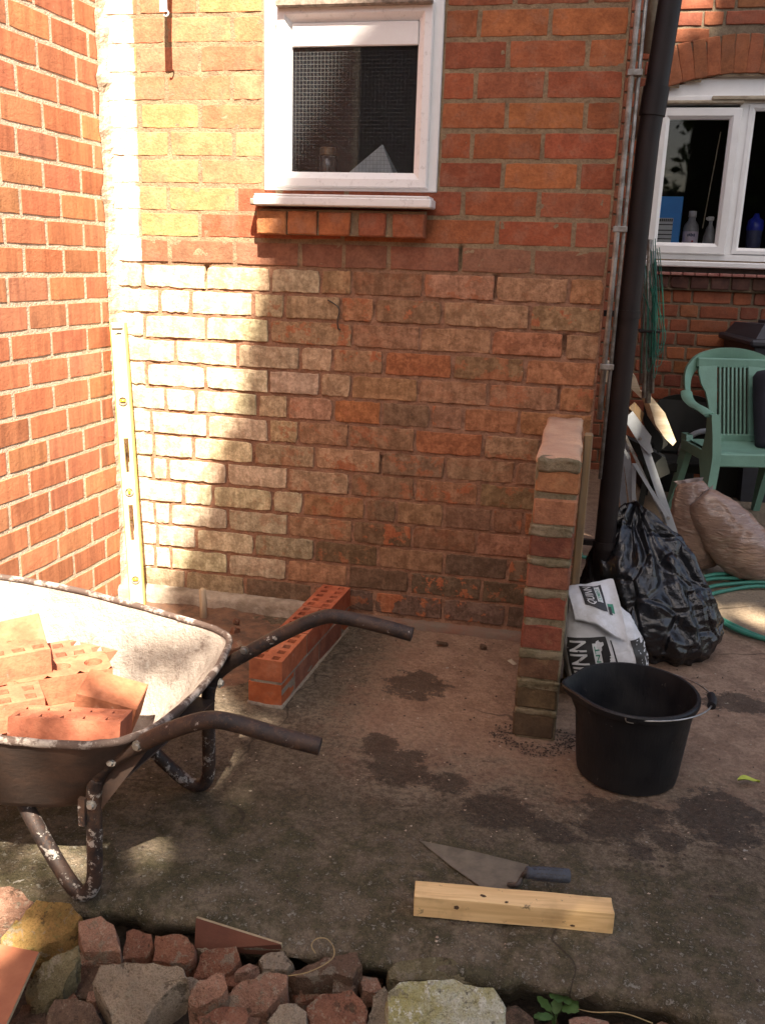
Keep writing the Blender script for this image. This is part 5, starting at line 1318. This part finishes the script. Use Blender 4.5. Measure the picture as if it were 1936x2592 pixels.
# black wheelie bin at the right edge
wb = empty('wheelie_bin', (2.33, 2.70, 0), math.radians(8), label='black wheelie bin with its lid at the right edge', cat='bin')
V = [(-.25, -.26, 0), (.25, -.26, 0), (.25, .26, 0), (-.25, .26, 0), (-.30, -.30, .88), (.30, -.30, .88), (.30, .30, .88), (-.30, .30, .88)]
mk('bin_body', V, [(0,3,2,1),(0,1,5,4),(1,2,6,5),(2,3,7,6),(3,0,4,7)], M['bin'], wb)
mb = MB(); mb.cbox((-.335, -.335, .885), (.335, .32, .925), .012); lid = mb.build('lid', M['bin'], wb)
V = [(-.30, -.30, .927), (.30, -.30, .927), (.30, .30, .927), (-.30, .30, .927), (-.24, -.22, 1.005), (.24, -.22, 1.005), (.26, .26, .99), (-.26, .26, .99)]
mk('lid_dome', V, [(0,1,5,4),(1,2,6,5),(2,3,7,6),(3,0,4,7),(4,5,6,7)], M['bin'], lid)
mb = MB()
for x in (-.12, .0, .12): mb.cbox((x-.02, -.30, .93), (x+.02, .22, 1.012), .004)
mb.build('lid_rib', M['bin'], lid)
mb = MB(); mb.tube([(-.22, -.345, .86), (.22, -.345, .86)], .014, 10); mb.build('handle', M['bin'], wb, smooth=True)
# wheel of something and dark clutter behind the chairs
e = tag(mk('hoop', *tube([Vector((.12*math.cos(a*.2618), 0, .12*math.sin(a*.2618))) for a in range(25)], .016, 10, False), M['grey_paint'], smooth=True), 'grey tube ring leaning behind the dark chair', 'ring'); e.location = (1.86, 2.33, .30); e.rotation_euler = (.3, 0, .3)
for i, (x, y, dx, dz, rz, lb) in enumerate([(1.70, 2.62, .30, .30, .1, 'dark storage crate against the house wall behind the chairs'), (2.02, 2.62, .22, .24, -.15, 'smaller dark crate against the house wall under the bin')]):
    c = empty('storage_crate', (x, y, 0), rz, label=lb, cat='crate')
    mb = MB(); mb.cbox((-dx/2, -.12, 0), (dx/2, .12, dz-.03), .01); mb.build('crate_body', M['dark_plastic'], c); mb = MB(); mb.cbox((-dx/2-.012, -.132, dz-.03), (dx/2+.012, .132, dz), .008); mb.build('crate_lid', M['dark_plastic'], c)
cp_ = [WD(1574, 722, 2.93), WD(1590, 716, 2.93), WD(1607, 734, 2.93), WD(1596, 764, 2.93), WD(1580, 764, 2.93)]
tag(mk('tan_sheet', cp_+[p+Vector((0, .012, 0)) for p in cp_], [(4, 3, 2, 1, 0), (5, 6, 7, 8, 9)]+[(i, (i+1) % 5, 5+(i+1) % 5, 5+i) for i in range(5)], M['beige']), 'thin tan sheet against the house wall beside the bin', 'cardboard')  # thin tan five-sided sheet just in front of the house wall

# ---------------------------------------------------------------- folded clothes airer with its green cord
ar = empty('clothes_airer', (1.395, .60, 0), label='folded clothes airer of grey poles with green cord behind the downpipe', cat='airer')
for (x0, x1, z0, z1, rr, y) in [(.028, -.012, .78, 1.34, .012, 0), (.010, -.028, .80, 1.38, .008, -.02), (.040, .0, .82, 1.30, .007, -.015), (-.004, -.04, .85, 1.33, .007, .02)]:
    mk('pole', *tube([(x0, y, z0), (x1, y, z1)], rr, 10), M['galv'], ar, smooth=True)
mb = MB(); mb.cbox((-.035, -.04, 1.045), (.045, .03, 1.056), .003); mb.build('collar', M['pipe'], ar)
rr_ = random.Random(3)
for i in range(11):
    x = rr_.uniform(-.02, .035); zt = rr_.uniform(1.18, 1.40); zl = rr_.uniform(.86, 1.0); dx = rr_.uniform(.01, .05); y = rr_.uniform(-.05, -.02)
    P = [(x-.03, y, zt), (x-.006, y-.005, (zt+zl)/2+.05), (x+dx*.3, y-.006, zl+.04), (x+dx*.7, y, zl+rr_.uniform(-.01, .01)), (x+dx, y, zl+.05), (x+dx*.6, y+.004, (zt+zl)/2), (x-.012, y, zt-.03)]
    mk('cord', *tube(catmull(P, 5), .0016, 5), M['cord'], ar, smooth=True)

# ---------------------------------------------------------------- rubble along the front of the slab
def R1(x, y, z=-.03): return GD(x/2.36/DS, (1992+y/2.36)/DS, z)
def R2(x, y, z=-.03): return GD((600+x/2.36)/DS, (1992+y/2.36)/DS, z)
def R3(x, y, z=-.05): return GD((1236+x/2.36)/DS, (1992+y/2.36)/DS, z)
k_ = .00037
def chunk(fn, name, label, cat, mat, outline, z, slope, thick, seed, amp=.004):
    "piece of rubble: a traced upper face at its own height, tilted, with real thickness below it"
    cx = sum(p[0] for p in outline)/len(outline); cy = sum(p[1] for p in outline)/len(outline)
    sx, sy = slope; r = random.Random(seed)
    top = [fn(x, y, z+sx*(x-cx)*k_+sy*(cy-y)*k_) for x, y in outline]
    # finer, ragged outline
    P = []
    for i, p in enumerate(top):
        q = top[(i+1) % len(top)]; n = max(1, int((q-p).length/.010))
        for k in range(n): P.append(p.lerp(q, k/n)+Vector((r.uniform(-1, 1), r.uniform(-1, 1), r.uniform(-.6, .6)))*amp*.45)
    c = sum(P, Vector())/len(P); N = len(P); bm = bmesh.new()
    rings = [(.40, .0, .0015), (.75, .0, .001), (.97, 0, .0), (1.0, .05, 0), (1.015, .4, 0), (1.0, .7, 0), (.90, 1.0, 0)]
    vs_ = []; cen = bm.verts.new(c+Vector((0, 0, .004+amp*r.uniform(-.5, .5))))
    for (f, d, up) in rings:
        row = []
        for p in P:
            w = c+(p-c)*f+Vector((0, .12*d*thick, -d*thick+up)); q = w*24+Vector((seed*3.7, seed, 0))
            w += Vector((fbm(q, 4), fbm(q+Vector((5, 0, 0)), 4), fbm(q+Vector((0, 5, 0)), 4)))*amp*(1 if d else .55); row.append(bm.verts.new(w))
        vs_.append(row)
    for i in range(N): bm.faces.new((cen, vs_[0][i], vs_[0][(i+1) % N]))
    for a_, b_ in zip(vs_[:-1], vs_[1:]):
        for i in range(N): bm.faces.new((a_[i], b_[i], b_[(i+1) % N], a_[(i+1) % N]))
    bm.faces.new(vs_[-1][::-1]); bmesh.ops.recalc_face_normals(bm, faces=bm.faces[:])
    for v in bm.verts: v.co -= c
    o = fromb(name, bm, M[mat], None, autos=22); o.location = c; tag(o, label, cat); return o
CH = [
 (R1, 'broken_brick', 'sunlit broken red brick at the left edge above the ochre block', 'brick', 'r_pink', [(-60, 600), (60, 590), (125, 610), (200, 690), (120, 780), (-60, 790)], .015, (.0, .2), .06, 3),
 (R1, 'rubble_block', 'large ochre and mossy block beside the barrow foot', 'stone', 'r_ochre', [(10, 900), (120, 760), (215, 668), (420, 690), (490, 775), (450, 850), (330, 930), (215, 985), (0, 960)], .0, (.12, .45), .09, 4),
 (R1, 'rubble_stone', 'grey olive slab of rubble right of the terracotta tile', 'stone', 'r_olive', [(170, 1170), (260, 1050), (455, 945), (470, 1000), (380, 1230), (300, 1270), (200, 1335), (150, 1220)], -.005, (.1, .6), .06, 5),
 (R1, 'broken_brick', 'pinkish half brick with a rounded top and small hole', 'brick', 'r_pink', [(462, 800), (600, 768), (640, 800), (680, 820), (725, 960), (720, 985), (510, 990), (480, 900)], .012, (.1, .5), .07, 6),
 (R1, 'broken_brick', 'small rough brick lump right of the pinkish half brick', 'brick', 'r_brick', [(760, 860), (800, 842), (905, 880), (920, 940), (880, 1020), (740, 1030), (735, 985)], -.012, (.0, .5), .06, 7),
 (R1, 'broken_brick', 'dark red brick lump above the big grey wedge', 'brick', 'r_brick', [(930, 890), (1090, 870), (1165, 940), (1165, 1010), (1100, 1060), (915, 1040)], -.008, (.1, .5), .06, 8),
 (R1, 'rubble_wedge', 'big pale grey concrete wedge in the middle of the rubble', 'stone', 'r_grey', [(560, 1150), (600, 1055), (920, 1045), (1110, 1075), (1125, 1130), (1000, 1220), (930, 1290), (870, 1430), (680, 1430), (620, 1260)], .012, (.05, .55), .09, 9),
 (R1, 'broken_brick', 'red brick with grey mortar on it in front of the dark tile', 'brick', 'r_brick', [(1190, 1000), (1270, 960), (1420, 950), (1440, 1010), (1390, 1090), (1300, 1130), (1150, 1150)], -.02, (.1, .5), .06, 10),
 (R1, 'broken_brick', 'pink brick lump with a mortar skin right of the grey wedge', 'brick', 'r_pink', [(1130, 1220), (1200, 1150), (1330, 1110), (1375, 1190), (1330, 1250), (1180, 1330), (1125, 1290)], .0, (.2, .5), .07, 11),
 (R1, 'rubble_stone', 'rounded dark brown stone at the bottom left', 'stone', 'r_brown', [(280, 1360), (330, 1280), (440, 1255), (560, 1300), (610, 1400), (560, 1460), (280, 1460)], -.01, (0, .4), .08, 12),
 (R1, 'broken_brick', 'mottled brick with white mortar right of the pink lump', 'brick', 'r_pink', [(1350, 1250), (1440, 1160), (1590, 1105), (1720, 1120), (1710, 1200), (1600, 1330), (1480, 1380), (1370, 1330)], -.005, (.1, .55), .08, 13),
 (R1, 'broken_brick', 'red brick cut off by the bottom edge near the middle left', 'brick', 'r_brick', [(1180, 1380), (1290, 1330), (1470, 1312), (1490, 1370), (1440, 1450), (1180, 1460)], .012, (.0, .3), .08, 14),
 (R1, 'brick_shard', 'thin orange brick shard in front of the dark tile', 'brick', 'r_pink', [(1395, 1110), (1490, 1045), (1545, 1070), (1500, 1105)], -.008, (0, .2), .025, 15),
 (R2, 'rubble_lump', 'small crumbly grey lump at the end of the dark tile', 'stone', 'r_grey', [(130, 1040), (170, 985), (270, 990), (335, 1050), (290, 1090), (160, 1080)], -.015, (0, .2), .05, 17),
 (R2, 'broken_brick', 'brown brick with an orange end behind the white stone', 'brick', 'r_brown', [(310, 1120), (520, 1020), (720, 988), (745, 1060), (680, 1130), (520, 1120), (350, 1150)], -.005, (.05, .2), .08, 18),
 (R2, 'broken_brick', 'large red brick at the bottom left of the white stone', 'brick', 'r_brick', [(400, 1310), (500, 1230), (680, 1215), (760, 1290), (770, 1440), (440, 1440)], .0, (.0, .5), .08, 19),
 (R2, 'rubble_lump', 'tan rounded lump left of the large red brick', 'stone', 'r_grey', [(170, 1400), (260, 1295), (360, 1290), (420, 1350), (430, 1440), (190, 1440)], .0, (0, .4), .06, 20),
 (R2, 'rubble_stone', 'grey green flat stone tucked behind the white lichen stone', 'stone', 'r_olive', [(895, 1095), (950, 1045), (1150, 1010), (1290, 1020), (1450, 1180), (1300, 1170), (1000, 1160), (900, 1140)], -.015, (.0, .35), .06, 21),
 (R2, 'lichen_stone', 'large pale block covered in white and yellow lichen', 'stone', 'r_lichen', [(890, 1210), (960, 1165), (1280, 1148), (1400, 1190), (1540, 1200), (1590, 1270), (1605, 1440), (890, 1440)], .018, (-.03, .55), .12, 22),
 (R2, 'rubble_lump', 'grey chunk wedged at the left side of the lichen block', 'stone', 'r_grey', [(775, 1400), (820, 1250), (885, 1190), (905, 1240), (890, 1440), (770, 1440)], -.01, (.0, .6), .08, 23),
 (R3, 'rubble_stone', 'dark brown stone right of the lichen block', 'stone', 'r_brown', [(90, 1330), (180, 1305), (270, 1380), (280, 1440), (90, 1440)], -.04, (0, .3), .06, 25),
 (R3, 'rubble_lump', 'pinkish lump under the slab edge at the bottom right', 'stone', 'r_pink', [(480, 1390), (560, 1370), (700, 1395), (720, 1440), (480, 1440)], -.05, (0, .2), .04, 26),
 (R3, 'rubble_lump', 'little pale pink lump at the bottom edge on the right', 'stone', 'r_pink', [(1000, 1420), (1040, 1395), (1080, 1410), (1085, 1440), (1000, 1440)], -.06, (0, .2), .03, 27),
 (R1, 'rubble_stone', 'dark stone in the shadow under the terracotta tile', 'stone', 'r_brown', [(60, 1430), (150, 1290), (270, 1310), (290, 1440)], -.06, (0, .2), .05, 28),
 (R1, 'rubble_stone', 'mossy dark lump behind the grey wedge', 'stone', 'r_brown', [(440, 1180), (500, 1080), (620, 1060), (640, 1200), (560, 1280), (450, 1260)], -.05, (0, .2), .05, 29),
 (R2, 'rubble_stone', 'dark lump below the crumbly grey one', 'stone', 'r_brown', [(0, 1120), (150, 1080), (330, 1120), (310, 1200), (250, 1240), (60, 1200)], -.06, (0, .2), .05, 30),
 (R2, 'broken_brick', 'small dark red lump between the brown and the red brick', 'brick', 'r_brick', [(320, 1200), (420, 1160), (520, 1200), (480, 1270), (350, 1280)], -.055, (0, .2), .05, 31)]
for (fn, nm, lb, ct, mt, ol, z, sl_, th_, sd) in CH: chunk(fn, nm, lb, ct, mt, ol, z, sl_, th_, sd, .0050)
rk = random.Random(77); places = ['beside the ochre block', 'under the olive slab', 'below the pinkish half brick', 'left of the grey wedge', 'right of the grey wedge', 'under the dark tile', 'by the pink lump', 'under the mottled brick', 'by the tan lump', 'behind the large red brick', 'left of the lichen block', 'under the brown brick']
spots = [(R1, 520, 1020), (R1, 390, 1250), (R1, 560, 1010), (R1, 560, 1240), (R1, 1130, 1180), (R1, 1230, 960), (R1, 1400, 1150), (R1, 1520, 1380), (R2, 140, 1330), (R2, 380, 1180), (R2, 800, 1180), (R2, 640, 1200)]
for i, ((fn, x, y), pl) in enumerate(zip(spots, places)):
    n = rk.randint(5, 7); w = rk.uniform(45, 85); ol = [(x+w*math.cos(6.283*q/n+rk.uniform(-.3, .3))*rk.uniform(.7, 1.2), y+w*.75*math.sin(6.283*q/n+rk.uniform(-.3, .3))*rk.uniform(.7, 1.2)) for q in range(n)]
    chunk(fn, 'rubble_chip', 'small rubble chip '+pl, 'stone', rk.choice(['r_brick', 'r_pink', 'r_brown', 'r_grey']), ol, -.035+rk.uniform(-.01, .01), (rk.uniform(-.3, .3), .3), .035, 100+i, .004)
def tile(name, label, pts, nrm, t, mat):
    P = [Vector(p) for p in pts]; n = Vector(nrm).normalized()*t; N = len(P)
    e = empty(name, sum(P, Vector())/N, label=label, cat='tile'); c = sum(P, Vector())/N
    V = [p-c for p in P]+[p-c-n for p in P]
    mk('tile_face', V, [tuple(range(N)), tuple(range(N, 2*N))[::-1]], mat, e)
    mk('tile_edge', V, [(i, N+i, N+(i+1) % N, (i+1) % N) for i in range(N)], M['tile_edge'], e); return e
a = R1(-200, 900, .035); b = R1(235, 985, .030); c = R1(30, 1440, .05); d = R1(-420, 1400, .05)
tile('roof_tile', 'bright terracotta tile lying tilted at the bottom left corner', [d, c, b, a], (0, -.3, 1), .007, M['tile'])
a = R1(1172, 782, .012); b = R2(262, 940, .0); c = R2(280, 1010, -.045); d = R1(1162, 975, -.05)
tile('roof_tile', 'dark terracotta tile standing on edge against the slab', [d, c, b, a], (0, -1, .3), .008, M['tile_dark'])
# small gravel between the pieces
rg = random.Random(5); mb = MB()
for i in range(1500):
    x = rg.uniform(-.5, 2.0); y = rg.uniform(-2.05, -1.52); s = rg.choice((.004, .006, .008, .012, .02, .028)); 
    z = -.150+.03*fbm((x*5, y*5, 0), 3)+s*.3+(.03 if x < 1.1 else .0)
    pts = [Vector((rg.uniform(.6, 1)*a, rg.uniform(.6, 1)*b, rg.uniform(.5, .8)*c))*s for a, b, c in ((1,0,0),(-1,0,0),(0,1,0),(0,-1,0),(0,0,1),(0,0,-1))]
    mb.add(pts, [(0,2,4),(2,1,4),(1,3,4),(3,0,4),(2,0,5),(1,2,5),(3,1,5),(0,3,5)], Matrix.Translation((x, y, z)) @ Euler((rg.uniform(0, 6), rg.uniform(0, 6), rg.uniform(0, 6))).to_matrix().to_4x4())
tag(mb.build('gravel', M['r_brown']), 'small stones and soil crumbs filling the gaps in the rubble', 'gravel', kind='stuff')
V = []; F = []; n = 80
for j in range(24):
    for i in range(n):
        x = -.7+3.2*i/(n-1); y = -2.3+.85*j/23; z = -.155+.035*fbm((x*4, y*4, 7), 4)+(.05*max(0, 1-abs(x-.4)/.8))+.008*fbm((x*30, y*30, 1), 3)
        V.append((x, y, z))
for j in range(23):
    for i in range(n-1): a = j*n+i; F.append((a, a+1, a+n+1, a+n))
tag(mk('soil_ground', V, F, M['soil'], smooth=True), 'uneven dark soil under the rubble', 'soil', kind='structure')
# grit on the slab
for (nm, mt, lb, cnt_, sz) in [('grit', 'grit_pale', 'pale grit and mortar crumbs scattered over the concrete', 1100, (.001, .0014, .0018, .0025, .004)), ('grit', 'dirt_dark', 'dark soil crumbs scattered over the concrete', 1300, (.001, .0015, .002, .003, .0045))]:
    mb = MB()
    for i in range(cnt_):
        x = rg.uniform(.0, 2.1); y = rg.uniform(-1.56, -.05); s = rg.choice(sz)
        if .5+.5*nz((x*4, y*4, 3 if mt == 'dirt_dark' else 8)) < rg.uniform(.2, .75): continue
        pts = [Vector((a*rg.uniform(.6, 1.4), b*rg.uniform(.6, 1.2), c*rg.uniform(.3, .7)))*s for a, b, c in ((1,0,0),(-1,0,0),(0,1,0),(0,-1,0),(0,0,1),(0,0,-1))]
        mb.add(pts, [(0,2,4),(2,1,4),(1,3,4),(3,0,4),(2,0,5),(1,2,5),(3,1,5),(0,3,5)], Matrix.Translation((x, y, .002)) @ Matrix.Rotation(rg.uniform(0, 6), 4, 'Z'))
    tag(mb.build(nm, M[mt]), lb, 'grit', kind='stuff')
# crumbs of mortar and soil at the foot of the pier
mb = MB()
for i in range(900):
    a_ = rg.uniform(0, 6.28); x = 1.13+.10*math.cos(a_)*rg.uniform(.6, 1.3); y = -.70+.06*math.sin(a_)*rg.uniform(.3, 1.6); s = rg.choice((.001, .0015, .002, .003, .004))
    pts = [Vector((a*rg.uniform(.6, 1.2), b*rg.uniform(.6, 1.2), c*rg.uniform(.4, .8)))*s for a, b, c in ((1,0,0),(-1,0,0),(0,1,0),(0,-1,0),(0,0,1),(0,0,-1))]
    mb.add(pts, [(0,2,4),(2,1,4),(1,3,4),(3,0,4),(2,0,5),(1,2,5),(3,1,5),(0,3,5)], Matrix.Translation((x, y, s*.4)))
tag(mb.build('crumbs', M['dirt_dark']), 'dark crumbs of soil round the foot of the pier', 'crumbs', kind='stuff')
# ---------------------------------------------------------------- weed, dry stem
def leaf_geo(mb, c, d, up, L, w):
    d = Vector(d).normalized(); s = d.cross(Vector(up)).normalized(); u = s.cross(d); c = Vector(c)
    n = 6; V = []; F = []
    for i in range(n+1):
        t = i/n; ww = w*math.sin(math.pi*(.08+.9*t))**.7*(1 if i % 2 else .72)
        for q in (-1, 0, 1): V.append(c+d*(L*t)+s*(q*ww)+u*(.15*L*t*(1-t)+abs(q)*.1*w))
    for i in range(n):
        for q in range(2): a = i*3+q; F.append((a, a+3, a+4, a+1))
    mb.add(V, F)
for j, (c, sc_, lb) in enumerate([(R3(420, 1290, -.075), 1.0, 'small green weed growing out under the broken slab edge'), (R3(390, 1420, -.09), 1.1, 'second green weed cut off by the bottom edge below the first')]):
    e = empty('weed', c, label=lb, cat='weed'); mb = MB(); st = MB(); rw = random.Random(j+2)
    for i in range(7):
        a = rw.uniform(0, 6.28); h = .03*sc_*(.5+.12*i); st.tube([(0, 0, -.02), (.004*math.cos(a), .004*math.sin(a), h*.6), (.012*math.cos(a), .012*math.sin(a)-.004, h)], .0009, 5)
        leaf_geo(mb, (.012*math.cos(a), .012*math.sin(a)-.004, h), (math.cos(a), math.sin(a)-.4, .35), (0, 0, 1), .030*sc_, .011*sc_)
    mb.build('leaves', M['weed'], e, smooth=True); st.build('stems', M['weed'], e)
c0 = R2(540, 960, -.01); P = [R2(300, 1130, .01), R2(430, 1105, .02), R2(560, 1035, .03), R2(580, 970, .04), R2(540, 910, .045), R2(480, 905, .045), R2(445, 945, .04), R2(470, 995, .03)]
tag(mk('dry_stem', *tube(catmull(P, 6), .0011, 5), M['straw'], smooth=True), 'thin dry stem curling in a loop above the rubble', 'stem')
P = [R3(470, 1310, -.06), R3(620, 1345, -.05), R3(800, 1350, -.04), R3(980, 1412, -.05)]
tag(mk('dry_stem', *tube(catmull(P, 6), .0012, 5), M['straw'], smooth=True), 'dry stem lying under the slab edge at the bottom right', 'stem')

# ---------------------------------------------------------------- the tree behind us whose crown shades the yard
tree = empty('garden_tree', (5.9, -6.6, -.17), label='tall leafy tree standing in the garden behind the viewer', cat='tree')
TP = Vector((5.9, -6.6, -.17))
BX = [(9.0, 1.75), (5.0, 1.25), (2.6, .92), (2.04, .56), (1.46, .24), (1.27, .205), (.96, .14), (.695, .07), (.32, -.076), (.04, -.19), (-.3, -.16), (-.8, .02), (-1.15, .08), (-1.5, -.06), (-1.9, -.16), (-2.4, -.25), (-4.5, -.42)]
def bound(z):
    for (z1, x1), (z0, x0) in zip(BX[:-1], BX[1:]):
        if z0 <= z <= z1: return x0+(x1-x0)*(z-z0)/(z1-z0)
    return BX[0][1] if z > 9 else BX[-1][1]
def sunxz(p): s = -p.y/.70; return p.x-.24*s, p.z-s
GAPS = []
for (q, rx, rz) in [(Z6(690, 800, .88), .05, .07), (GD(1630, 1335), .17, .10), (WD(1490, 5, 3.0), .02, .08)]:
    s = q.y/.70; GAPS.append((q.x+.24*s, q.z+s, rx, rz))
rt = random.Random(21); V = []; F = []
def leaf(p, s):
    n = Vector((rt.gauss(0, 1), rt.gauss(0, 1), rt.gauss(0, 1)+.6)).normalized(); a = n.orthogonal().normalized(); a = a*math.cos(rt.random()*6)+n.cross(a)*math.sin(rt.random()*6); b = n.cross(a)
    i = len(V); V.extend([p+a*s, p+b*s*.45+n*s*.1, p-a*s*.8, p-b*s*.45+n*s*.1]); F.append((i, i+1, i+2, i+3))
CC = Vector((5.75, -6.3, 10.6)); RAD = Vector((4.3, 4.1, 5.0))
def inside(x, z, s=.12):
    for gx, gz, rx, rz in GAPS:
        if ((x-gx)/(rx+s))**2+((z-gz)/(rz+s))**2 < 1: return False
    return True
def thin(x, z):
    if -2.6 < z < -.75:
        k = min(1, (z+2.6)/.4, (-.75-z)/.3); t = (x-bound(z))/.42
        return rt.random() < 1-k*(1-min(1, max(0, t))**1.3)*.95
    return True
cnt = 0
while cnt < 15000:
    p = Vector((rt.uniform(-1, 1), rt.uniform(-1, 1), rt.uniform(-1, 1)))
    if p.length > 1: continue
    p = Vector((CC.x+p.x*RAD.x, CC.y+p.y*RAD.y, CC.z+p.z*RAD.z)); x, z = sunxz(p); bx = bound(z)
    if x < bx+.10 or not inside(x, z, .22) or not thin(x, z): continue
    near = x < bx+.55
    leaf(p, rt.uniform(.07, .13) if near else rt.uniform(.16, .30)); cnt += 1
cnt = 0
while cnt < 16000:      # the leafy left side of the crown
    z = rt.uniform(-4.2, 5.5); x = bound(z)+abs(rt.gauss(0, .34))-.075; t = rt.uniform(7.2, 10.5)
    if not inside(x, z) or not thin(x, z): continue
    leaf(Vector((x+.24*t, -.70*t, z+t)), rt.uniform(.05, .09)); cnt += 1
cnt = 0
while cnt < 420:        # thin outlying twigs that dapple the barrow
    z = rt.uniform(-2.6, -1.25); x = bound(z)-abs(rt.gauss(0, .28)); t = rt.uniform(7.2, 9)
    if .5+.5*nz((x*5+z*2, z*3, 3)) < .52: continue
    leaf(Vector((x+.24*t, -.70*t, z+t)), rt.uniform(.022, .045)); cnt += 1
mk('crown', [p-TP for p in V], F, M['tree_leaf'], tree)
mb = MB(); mb.add(*tube(catmull([(0, 0, -.2), (.05, .05, 2.5), (-.1, .15, 5), (-.1, .3, 8), (-.15, .3, 11), (-.1, .3, 14.5)], 5), [.32-.0125*i for i in range(26)][:26], 14)); mb.build('trunk', M['bark'], tree, smooth=True)
mb = MB()
for i in range(18):
    a = i*2.4; h = 4.5+i*.5; L = 3.2*(1-abs(i-7)/16); mb.tube(catmull([(-.1, .25, h), (L*.5*math.cos(a), .25+L*.5*math.sin(a), h+.7), (L*math.cos(a), .25+L*math.sin(a), h+1.3)], 4), [.09, .085, .08, .07, .06, .05, .04, .03, .02], 7)
mb.build('limbs', M['bark'], tree, smooth=True)

hg = empty('unseen_hedge', (2, -11, -.17), label='unseen tall hedge added behind the viewer to darken the window reflections', cat='hedge')  # unseen, added so the window panes reflect something dark
V = []; F = []; rt = random.Random(4)
for i in range(9000):
    p = Vector((rt.uniform(-11, 13), rt.gauss(0, .35), rt.random())); p.z *= (3.3 if -.35 < p.x < .55 else 5.6)+.5*nz((p.x*2, 0, 0)); leaf(p, rt.uniform(.10, .2))  # low stretch shaped to let sky into the house window reflection
mk('foliage', V, F, M['tree_leaf'], hg)
mb = MB(); mb.bm(roughbox((-11, -.25, 0), (13, .25, 3.0), 8, .12, .1, 12, .8)); mb.bm(roughbox((.8, -.25, 2.9), (13, .25, 5.2), 9, .12, .1, 12, .8)); mb.bm(roughbox((-11, -.25, 2.9), (-.6, .25, 5.2), 10, .12, .1, 12, .8)); mb.build('dark_backing', M['bark'], hg)  # solid dark body backing the added hedge leaves
